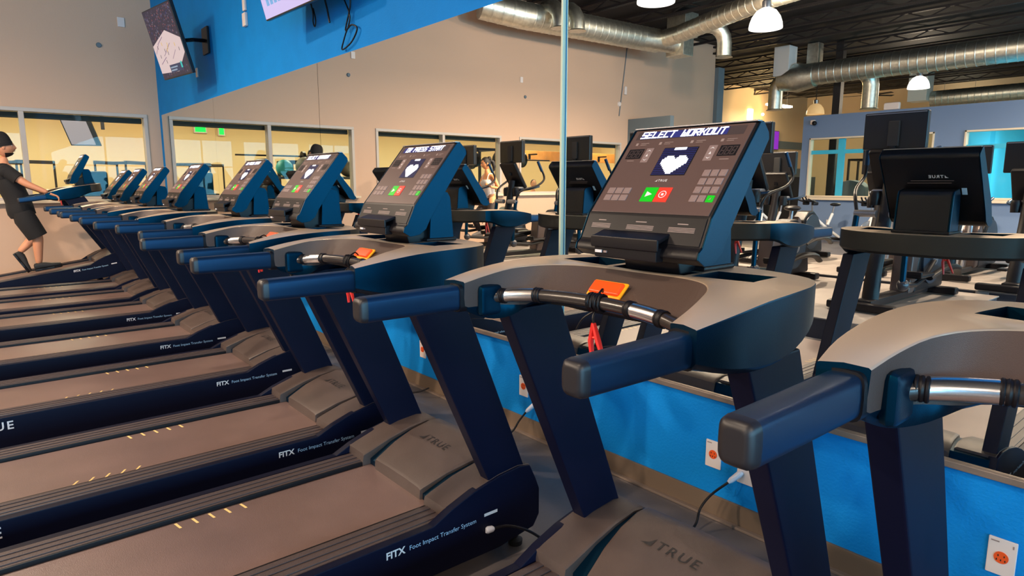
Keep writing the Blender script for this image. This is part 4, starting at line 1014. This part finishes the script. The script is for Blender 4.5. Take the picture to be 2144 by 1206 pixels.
# wooden board with hooks, barbell with plates, cable arm
r = empty('wall_board', (-13.9, -9.1, 2.2)); b_ = MB().box((0, 0, 0), (.05, 4.9, .28), None, .005).build('board', 'wood', r)
for y in (-1.2, .2, 1.6): MB().box((.18, y, .03), (.34, .05, .04), None, .006).box((.05, y, -.03), (.05, .05, .16), None, .006).build('bracket', 'black', r)
tag(r, 'orange wooden board with black brackets behind the third reflected window', 'board')
def barbell(x, y, z, L, lab, rz=0, plates=((-.75, .20), (.75, .20))):
    r = empty('barbell', (x, y, z), rz); MB().tube([(0, -L/2, 0), (0, L/2, 0)], .016, None, 8).build('bar', 'joist', r)
    for (q, rr) in plates: MB().cyl((0, q-.03, 0), (0, q+.03, 0), rr, None, 24).build('weight_plate', 'black', r)
    tag(r, lab, 'barbell')
rack(-13.3, -5.1, 0, 'dark power rack behind the woman, through the reflected window', 1.0, 2.3, 'joist', PI/2)
barbell(-12.9, -5.2, 2.0, 1.7, 'barbell with round plates on a rack behind the woman', 0, ((-.55, .17), (-.42, .22), (.30, .17), (.42, .22)))
rack(-13.4, -.9, 0, 'dark rack carrying a bar behind the mirrored man', 1.0, 1.9, 'joist', PI/2)
barbell(-13.0, -.25, 1.98, 1.9, 'long bar at head height behind the mirrored man in a beanie', 0, ((-.55, .13), (-.38, .10)))
barbell(-13.2, -7.0, 2.05, 1.3, 'short barbell with one plate left of the wooden board', 0, ((.35, .2),))

# ================================================================== PEOPLE
def skin(joints, edges, sub=2):
    """grow a surface over a skeleton {name: (x, y, z, rx, ry)}; first joint is the root. returns verts, faces"""
    names = list(joints); me = bpy.data.meshes.new('s'); idx = {n_: i for i, n_ in enumerate(names)}
    me.from_pydata([joints[n_][:3] for n_ in names], [(idx[a], idx[b]) for a, b in edges], [])
    o = bpy.data.objects.new('s', me); COL.objects.link(o)
    md = o.modifiers.new('sk', 'SKIN'); md.use_smooth_shade = True
    for i, n_ in enumerate(names):
        j = joints[n_]; v = me.skin_vertices[0].data[i]; v.radius = (j[3], j[4] if len(j) > 4 else j[3]); v.use_root = (i == 0)
    ss = o.modifiers.new('su', 'SUBSURF'); ss.levels = sub; ss.render_levels = sub
    dg = bpy.context.evaluated_depsgraph_get(); r_ = bpy.data.meshes.new_from_object(o.evaluated_get(dg))
    out = ([v.co.copy() for v in r_.vertices], [tuple(p.vertices) for p in r_.polygons])
    bpy.data.objects.remove(o); bpy.data.meshes.remove(me); bpy.data.meshes.remove(r_)
    return out
def chain(*n): return [(n[i], n[i+1]) for i in range(len(n)-1)]
def head_geo(T, m, k=1.0):
    """a face looking along +y: brow, nose, cheeks, chin, ears"""
    b = bmesh.new(); bmesh.ops.create_uvsphere(b, u_segments=36, v_segments=26, radius=1)
    for v in b.verts:
        x, y, z = v.co
        sx, sy, sz = .074, .094, .118
        if z < 0: sx *= 1-.30*z*z*1.2; sy *= 1-.12*z*z
        X, Y, Z = x*sx, y*sy, z*sz
        if y > 0:
            f = max(0, 1-abs(X)/.022)
            Y += .024*f*math.exp(-((Z+.018)/.020)**2)+.010*f*math.exp(-((Z-.004)/.022)**2)      # nose
            Y -= .009*math.exp(-((abs(X)-.030)/.014)**2-((Z-.012)/.013)**2)                        # eye sockets
            Y += .005*math.exp(-((Z-.034)/.012)**2)                                               # brow
            Y += .007*math.exp(-(X/.028)**2-((Z+.055)/.012)**2)                                  # lips
            Y += .010*math.exp(-(X/.026)**2-((Z+.092)/.018)**2)                                  # chin
        v.co = (X, Y, Z)
    mb = MB(); S_ = T @ Matrix.Scale(k, 4)
    mb.bm(b, m, S_)
    for s in (-1, 1):
        mb.ball((s*.074, -.005, -.005), .03, m, (.35, .6, 1.0), 12, T=S_)
        mb.ball((s*.029, .074, .010), .0125, 'white', (1, .8, .8), 10, T=S_); mb.ball((s*.029, .083, .010), .006, 'hair', (1, .6, 1), 8, T=S_)
        mb.box((s*.030, .088, .031), (.030, .010, .006), 'hair', .002, (0, -s*.1, 0), T=S_)
    mb.box((0, .095, -.054), (.040, .010, .009), 'lips', .004, T=S_)
    return mb
M['lips'] = mat('lips', S(176, 95, 84), .5)
def hand_geo(wr, d, up, m, curl=.6, k=1.0, side=1):
    """palm with four fingers and a thumb; wr wrist, d pointing along the hand, up the back of the hand"""
    d = Vector(d).normalized(); up = Vector(up).normalized(); sd = d.cross(up).normalized()*side
    J = {'w': (*wr, .022*k, .016*k)}; E = []
    c = Vector(wr)+d*.055*k; J['p'] = (*c, .030*k, .014*k); E.append(('w', 'p'))
    for i, (o_, L) in enumerate(((-.030, .062), (-.010, .072), (.010, .068), (.030, .054))):
        a = Vector(wr)+d*.085*k+sd*o_*k; J['k%d' % i] = (*a, .0095*k, .009*k); E.append(('p', 'k%d' % i))
        ang = curl; p = a
        for q in range(3):
            dd = d*math.cos(ang*(q+.5))-up*math.sin(ang*(q+.5)); p = p+dd*L*k*(.45, .32, .25)[q]
            J['f%d%d' % (i, q)] = (*p, (.0088-.0008*q)*k, (.0085-.0008*q)*k); E.append(('k%d' % i if q == 0 else 'f%d%d' % (i, q-1), 'f%d%d' % (i, q)))
    t0 = Vector(wr)+d*.025*k-sd*.026*k; J['t0'] = (*t0, .012*k, .011*k); E.append(('w', 't0'))
    t1 = t0+(d*.7-sd*.5-up*.35).normalized()*.034*k; J['t1'] = (*t1, .0105*k, .010*k); E.append(('t0', 't1'))
    t2 = t1+(d*.8-up*.6).normalized()*.030*k; J['t2'] = (*t2, .009*k, .0085*k); E.append(('t1', 't2'))
    return skin(J, E, 1)

def shoe_geo(heel, toe, m, sole):
    heel = Vector(heel); toe = Vector(toe); f = (toe-heel).normalized(); up = Vector((1, 0, 0)).cross(f)
    if up.z < 0: up = -up
    T = frame(heel, (1, 0, 0), f); T = Matrix(((1, f.x, up.x, heel.x), (0, f.y, up.y, heel.y), (0, f.z, up.z, heel.z), (0, 0, 0, 1)))
    L = (toe-heel).length; rings = []
    for t, w_, h in ((0, .022, .055), (.04, .034, .075), (.25, .038, .082), (.45, .040, .070), (.65, .047, .052), (.85, .044, .042), (.97, .030, .034), (1.0, .012, .02)):
        rings.append([(w_*math.copysign(abs(math.cos(a))**.7, math.cos(a)), t*L, .02+h/2+h/2*math.copysign(abs(math.sin(a))**.8, math.sin(a))) for a in [2*PI*i/16 for i in range(16)]])
    mb = MB().loft(rings, m, T=T)
    mb.loft([[(x*1.06, y, .0) for x, y, z in r_[::2]]+[] for r_ in rings], sole, T=T) if False else None
    mb.prism([(-.03, 0), (-.04, L*.25), (-.036, L*.45), (-.048, L*.7), (-.038, L*.95), (0, L*1.02), (.038, L*.95), (.048, L*.7), (.036, L*.45), (.04, L*.25), (.03, 0)], 0, .026, 'z', sole, .006, T=T)
    return mb

# --- the man in black walking on the raised treadmill, leaning back, facing the mirrors (+y)
r = empty('person', (-9.93, .60, .40)); X0 = 0
def L_(y, z): return (y-.60, z-.40)
J = {}
def jj(n_, x, y, z, a, b=None): a_ = L_(y, z); J[n_] = (x, a_[0], a_[1], a, b if b else a)
jj('pelvis', 0, .53, 1.14, .095, .085); jj('waist', 0, .50, 1.28, .10, .09); jj('chest', 0, .45, 1.46, .15, .115); jj('upper', 0, .42, 1.58, .13, .09); jj('neck', 0, .415, 1.68, .052); jj('headb', 0, .43, 1.77, .055)
for s, t in ((1, 'r'), (-1, 'l')):
    jj('sh'+t, s*.17, .42, 1.60, .060); jj('el'+t, s*.25, .60, 1.44, .043); jj('wr'+t, s*.30, .80, 1.335, .026)
    jj('hip'+t, s*.10, .545, 1.06, .095)
jj('knr', .10, .665, .80, .062); jj('cfr', .10, .655, .68, .056); jj('anr', .10, .645, .46, .036)
jj('knl', -.10, .66, .82, .062); jj('cfl', -.10, .585, .72, .056); jj('anl', -.10, .47, .60, .036)
E_ = chain('pelvis', 'waist', 'chest', 'upper', 'neck', 'headb')
for t in 'rl': E_ += chain('upper', 'sh'+t, 'el'+t, 'wr'+t)+chain('pelvis', 'hip'+t, 'kn'+t, 'cf'+t, 'an'+t)
v, f = skin(J, E_)
mb = MB(); mb.add(v, f, 'skin')
a_ = L_(.445, 1.875); T = Matrix.Translation((0, a_[0], a_[1])) @ Euler((R(2), 0, R(-4))).to_matrix().to_4x4()
hm = head_geo(T, 'skin'); 
def merge(dst, src):
    b0 = len(dst.v); dst.v += src.v
    for f_, m_ in zip(src.f, src.m): dst.f.append([i+b0 for i in f_]); dst.m.append(dst.mi(src.mats[m_]))
merge(mb, hm)
for s, t in ((1, 'r'), (-1, 'l')):
    wv = Vector(J['wr'+t][:3]); v, f = hand_geo(wv, (.0, .85, -.5), (-s*.3, .45, .8), 'skin', .55, 1.0, s); mb.add(v, f, 'skin')
mb.build('body', None, r, ang=60)
# clothes
def grow(d, names, k, add=0): return {n_: (*d[n_][:3], d[n_][3]*k+add, d[n_][4]*k+add) for n_ in names}
m = MB(); q = [L_(.55, 1.06), L_(.535, 1.14), L_(.505, 1.28), L_(.465, 1.40), L_(.445, 1.50), L_(.425, 1.59), L_(.418, 1.645), L_(.416, 1.675)]
m.tube(smooth([(0, a_, b_) for a_, b_ in q], 3), [r0.x for r0 in smooth([(t, 0, 0) for t in (.135, .134, .128, .132, .134, .108, .072, .055)], 3)], 'fabric', 28, flat=1.28)
for t in 'rl':
    a_, b_ = Vector(J['sh'+t][:3]), Vector(J['el'+t][:3]); m.ball(a_+Vector((0, 0, -.012)), .078, 'fabric', (1, .95, .95), 18)
    m.tube([a_.lerp(b_, -.08), a_.lerp(b_, .2), a_.lerp(b_, .45), a_.lerp(b_, .64)], [.072, .074, .070, .070], 'fabric', 18)
m.ball(Vector(J['upper'][:3])+Vector((0, -.012, -.04)), .118, 'fabric', (1.5, .92, 1.0), 24)
m.tube([Vector(J['shl'][:3])+Vector((.03, 0, 0)), Vector(J['upper'][:3])+Vector((0, -.015, .02)), Vector(J['shr'][:3])-Vector((.03, 0, 0))], [.074, .088, .074], 'fabric', 20)
m.build('t_shirt', None, r, ang=60)
m = MB(); p_ = Vector(J['pelvis'][:3])
m.tube([p_+Vector((0, -.012, .095)), p_+Vector((0, -.006, .06)), p_, p_+Vector((0, .008, -.06)), p_+Vector((0, .012, -.11))], [.128, .135, .140, .138, .115], 'fabric', 24, flat=1.25)
for t in 'rl':
    h_, k_ = Vector(J['hip'+t][:3]), Vector(J['kn'+t][:3]); m.tube([h_+Vector((0, 0, .05)), h_.lerp(k_, .25), h_.lerp(k_, .6), h_.lerp(k_, .92), k_], [.100, .116, .112, .108, .106], 'fabric', 20)
m.build('shorts', None, r, ang=60)
a = L_(.60, .375); b = L_(.88, .415); shoe_geo((.10, a[0], a[1]), (.10, b[0], b[1]), 'black2', 'black').build('shoe', None, r)
a = L_(.405, .585); b = L_(.535, .345); shoe_geo((-.10, a[0], a[1]), (-.10, b[0], b[1]), 'black2', 'black').build('shoe', None, r)
# beard and beanie
S2 = T
bd = MB(); b = bmesh.new(); bmesh.ops.create_uvsphere(b, u_segments=28, v_segments=20, radius=1)
dele = [v for v in b.verts if v.co.z > -.47 or v.co.y < -.05]
bmesh.ops.delete(b, geom=dele, context='VERTS')
for v in b.verts:
    x, y, z = v.co; v.co = (x*.0785*(1-.25*z*z), y*.100*(1-.08*z*z)+(.010 if y > .5 else 0), z*.126)
bd.bm(b, 'hair', S2); bd.box((0, .098, -.042), (.045, .012, .007), 'hair', .003, T=S2); bd.build('beard', None, r)
ht = MB(); prof = []
for i in range(9):
    t = i/8; prof.append((.093*math.cos(t*PI/2)**.55 if i < 8 else .0, .01+.135*math.sin(t*PI/2)))
Tk = S2 @ Matrix.Translation((0, -.016, .030)) @ Euler((R(12), 0, 0)).to_matrix().to_4x4() @ Matrix.Diagonal((.93, 1.10, 1.0, 1))
ht.lathe([(.088, -.03), (.095, -.03), (.097, .015), (.093, .02)]+prof[1:], 'fabric', 28, T=Tk, cap=False)
ht.build('beanie', None, r)
tag(r, 'man in black beanie, t-shirt and shorts walking on the raised treadmill', 'person')

# --- the woman on the cross trainer
r = empty('person', (-9.72, -2.86, .64)); J = {}
def jj(n_, x, y, z, a, b=None): J[n_] = (x, y, z-.60, a, b if b else a)
jj('pelvis', 0, .0, 1.06, .125, .11); jj('waist', 0, .02, 1.22, .10, .085); jj('chest', 0, .05, 1.40, .115, .10); jj('upper', 0, .04, 1.51, .10, .07); jj('neck', 0, .06, 1.60, .042); jj('headb', 0, .08, 1.68, .046)
for s, t in ((1, 'r'), (-1, 'l')):
    jj('sh'+t, s*.145, .04, 1.53, .046); jj('hip'+t, s*.10, 0, 1.0, .105)
jj('elr', .24, -.02, 1.31, .034); jj('wrr', .26, .20, 1.34, .022); jj('ell', -.22, .08, 1.30, .034); jj('wrl', -.26, .30, 1.27, .022)
jj('knr', .17, .16, .66, .068); jj('anr', .19, .02, .40, .038); jj('knl', -.15, .26, .74, .068); jj('anl', -.19, .10, .50, .038)
jj('thr', .14, .08, .84, .098); jj('thl', -.13, .13, .88, .098)
E_ = chain('pelvis', 'waist', 'chest', 'upper', 'neck', 'headb')
for t in 'rl': E_ += chain('upper', 'sh'+t, 'el'+t, 'wr'+t)+chain('pelvis', 'hip'+t, 'th'+t, 'kn'+t, 'an'+t)
v, f = skin(J, E_); mb = MB(); mb.add(v, f, 'skin2')
T = Matrix.Translation((0, .095, 1.765-.60)) @ Euler((R(-12), 0, R(14))).to_matrix().to_4x4()
merge(mb, head_geo(T, 'skin2', .93))
for s, t in ((1, 'r'), (-1, 'l')):
    v, f = hand_geo(Vector(J['wr'+t][:3]), (-.0, .7, .5), (-s*-.6, -.2, .6), 'skin2', .9, .88, s); mb.add(v, f, 'skin2')
mb.build('body', None, r, ang=60)
js = grow(J, ['waist', 'chest'], 1.07, .004); js['top'] = (0, .055, 1.475-.60, .108, .085); js['hem'] = (0, .01, 1.13-.60, .115, .10)
m = MB(); m.tube(smooth([(0, .012, 1.09-.60), (0, .018, 1.20-.60), (0, .035, 1.32-.60), (0, .052, 1.41-.60), (0, .056, 1.475-.60)], 4), [t_.x for t_ in smooth([(.112, 0, 0), (.098, 0, 0), (.106, 0, 0), (.118, 0, 0), (.098, 0, 0)], 4)], 'white', 26, flat=1.16)
for s in (-1, 1): m.ball((s*.055, .118, 1.405-.60), .062, 'white', (1, .80, .95), 18); m.tube(smooth([(s*.075, .12, 1.47-.60), (s*.078, .085, 1.565-.60), (s*.07, .0, 1.57-.60), (s*.05, -.06, 1.48-.60)], 4), .012, 'white', 8, flat=.6)
m.build('tank_top', None, r, ang=60)
js = {}
for n_ in ('pelvis', 'hipr', 'hipl', 'thr', 'thl', 'knr', 'knl', 'anr', 'anl'): js[n_] = (*J[n_][:3], J[n_][3]*1.07+.003, J[n_][4]*1.07+.003)
js['wst'] = (0, .015, 1.17-.60, .115, .10)
v, f = skin(js, [('pelvis', 'wst')]+[q for t in 'rl' for q in chain('pelvis', 'hip'+t, 'th'+t, 'kn'+t, 'an'+t)]); MB().add(v, f, 'legging').tube([(0, .012, 1.14-.60), (0, .006, 1.08-.60), (0, 0, 1.0-.60), (0, 0, .93-.60)], [.112, .124, .138, .135], 'legging', 26, flat=1.18).build('leggings', None, r, ang=60)
for s, t in ((1, 'r'), (-1, 'l')):
    a = J['an'+t]; shoe_geo((a[0], a[1]-.06, a[2]-.09), (a[0], a[1]+.18, a[2]-.10), 'white', 'white').build('shoe', None, r)
hr = MB(); b = bmesh.new(); bmesh.ops.create_uvsphere(b, u_segments=28, v_segments=20, radius=1)
bmesh.ops.delete(b, geom=[v for v in b.verts if v.co.y > .45+.5*v.co.z or v.co.z < -.55], context='VERTS')
for v in b.verts: v.co = (v.co.x*.080, v.co.y*.102-.004, v.co.z*.122+.006)
hr.bm(b, None, T @ Matrix.Scale(.95, 4)); hr.ball((0, -.085, .075), .042, None, (1, 1, 1), 16, T=T)
hr.tube([T @ Vector(p) for p in ((0, -.09, .05), (.01, -.14, .0), (.02, -.145, -.09), (.02, -.12, -.17))], [.028, .040, .036, .012], None, 12); hr.build('hair', 'hair', r)
m = MB().tube([Vector(J['wrl'][:3])+Vector((.028*math.cos(a), .0, .028*math.sin(a))) for a in [2*PI*i/16 for i in range(16)]], .007, None, 6, closed=True); m.build('wristband', 'stop', r)
tag(r, 'woman in white tank top and dark leggings on a cross trainer in the mirror', 'person')

# --- seated man behind the third reflected window
r = empty('person', (-13.0, -6.85, .46)); J = {}
def jj(n_, x, y, z, a, b=None): J[n_] = (x, y, z-.46, a, b if b else a)
jj('pelvis', 0, 0, .60, .15, .12); jj('waist', 0, .0, .78, .13, .11); jj('chest', .0, 0, 1.0, .15, .11); jj('upper', .02, 0, 1.14, .13, .08); jj('neck', .03, 0, 1.24, .05); jj('headb', .03, 0, 1.32, .05)
for s, t in ((1, 'r'), (-1, 'l')):
    jj('sh'+t, .02, -s*.19, 1.15, .055); jj('el'+t, .10, -s*.26, .90, .042); jj('wr'+t, .30, -s*.20, .95, .026); jj('hip'+t, .04, -s*.10, .58, .09); jj('kn'+t, .45, -s*.14, .56, .065); jj('an'+t, .45, -s*.14, .12, .04)
E_ = chain('pelvis', 'waist', 'chest', 'upper', 'neck', 'headb')
for t in 'rl': E_ += chain('upper', 'sh'+t, 'el'+t, 'wr'+t)+chain('pelvis', 'hip'+t, 'kn'+t, 'an'+t)
v, f = skin(J, E_); mb = MB(); mb.add(v, f, 'skin'); T = Matrix.Translation((.045, 0, 1.42-.46)) @ Euler((0, 0, R(-75))).to_matrix().to_4x4(); merge(mb, head_geo(T, 'skin'))
for s, t in ((1, 'r'), (-1, 'l')):
    v, f = hand_geo(Vector(J['wr'+t][:3]), (.9, 0, .1), (0, 0, 1), 'skin', .6, 1, s); mb.add(v, f, 'skin')
mb.build('body', None, r, ang=60)
js = grow(J, ['pelvis', 'waist', 'chest', 'upper'], 1.08, .006)
for t in 'rl': js['sh'+t] = (*J['sh'+t][:3], .068, .066); e = Vector(J['sh'+t][:3]).lerp(Vector(J['el'+t][:3]), .95); js['sl'+t] = (*e, .056, .056)
v, f = skin(js, chain('pelvis', 'waist', 'chest', 'upper')+[('upper', 'shr'), ('shr', 'slr'), ('upper', 'shl'), ('shl', 'sll')]); MB().add(v, f, 'slate').build('jacket', None, r, ang=60)
js = grow(J, ['pelvis', 'hipr', 'hipl', 'knr', 'knl', 'anr', 'anl'], 1.1, .006); v, f = skin(js, [q for t in 'rl' for q in chain('pelvis', 'hip'+t, 'kn'+t, 'an'+t)]); MB().add(v, f, 'fabric').build('trousers', None, r, ang=60)
for t in 'rl': a = J['an'+t]; shoe_geo((a[0]-.07, a[1], a[2]-.10), (a[0]-.07, a[1]+.24, a[2]-.10), 'black2', 'black').build('shoe', None, r)
hr = MB(); b = bmesh.new(); bmesh.ops.create_uvsphere(b, u_segments=24, v_segments=16, radius=1); bmesh.ops.delete(b, geom=[v for v in b.verts if v.co.y > .5*v.co.z+.1 or v.co.z < -.3], context='VERTS')
for v in b.verts: v.co = (v.co.x*.080, v.co.y*.100, v.co.z*.124)
hr.bm(b, None, T); hr.build('hair', 'hair', r)
tag(r, 'seated man in a grey jacket behind the third reflected window', 'person')
r = empty('weight_bench', (-13.0, -6.85, 0)); MB().box((.05, 0, .43), (1.1, .34, .08), None, .03).build('pad', 'black', r)
for s in (-1, 1): MB().box((.05+s*.42, 0, .2), (.06, .40, .40), None, .01).build('leg', 'joist', r)
tag(r, 'black bench the seated man sits on behind the window', 'bench')
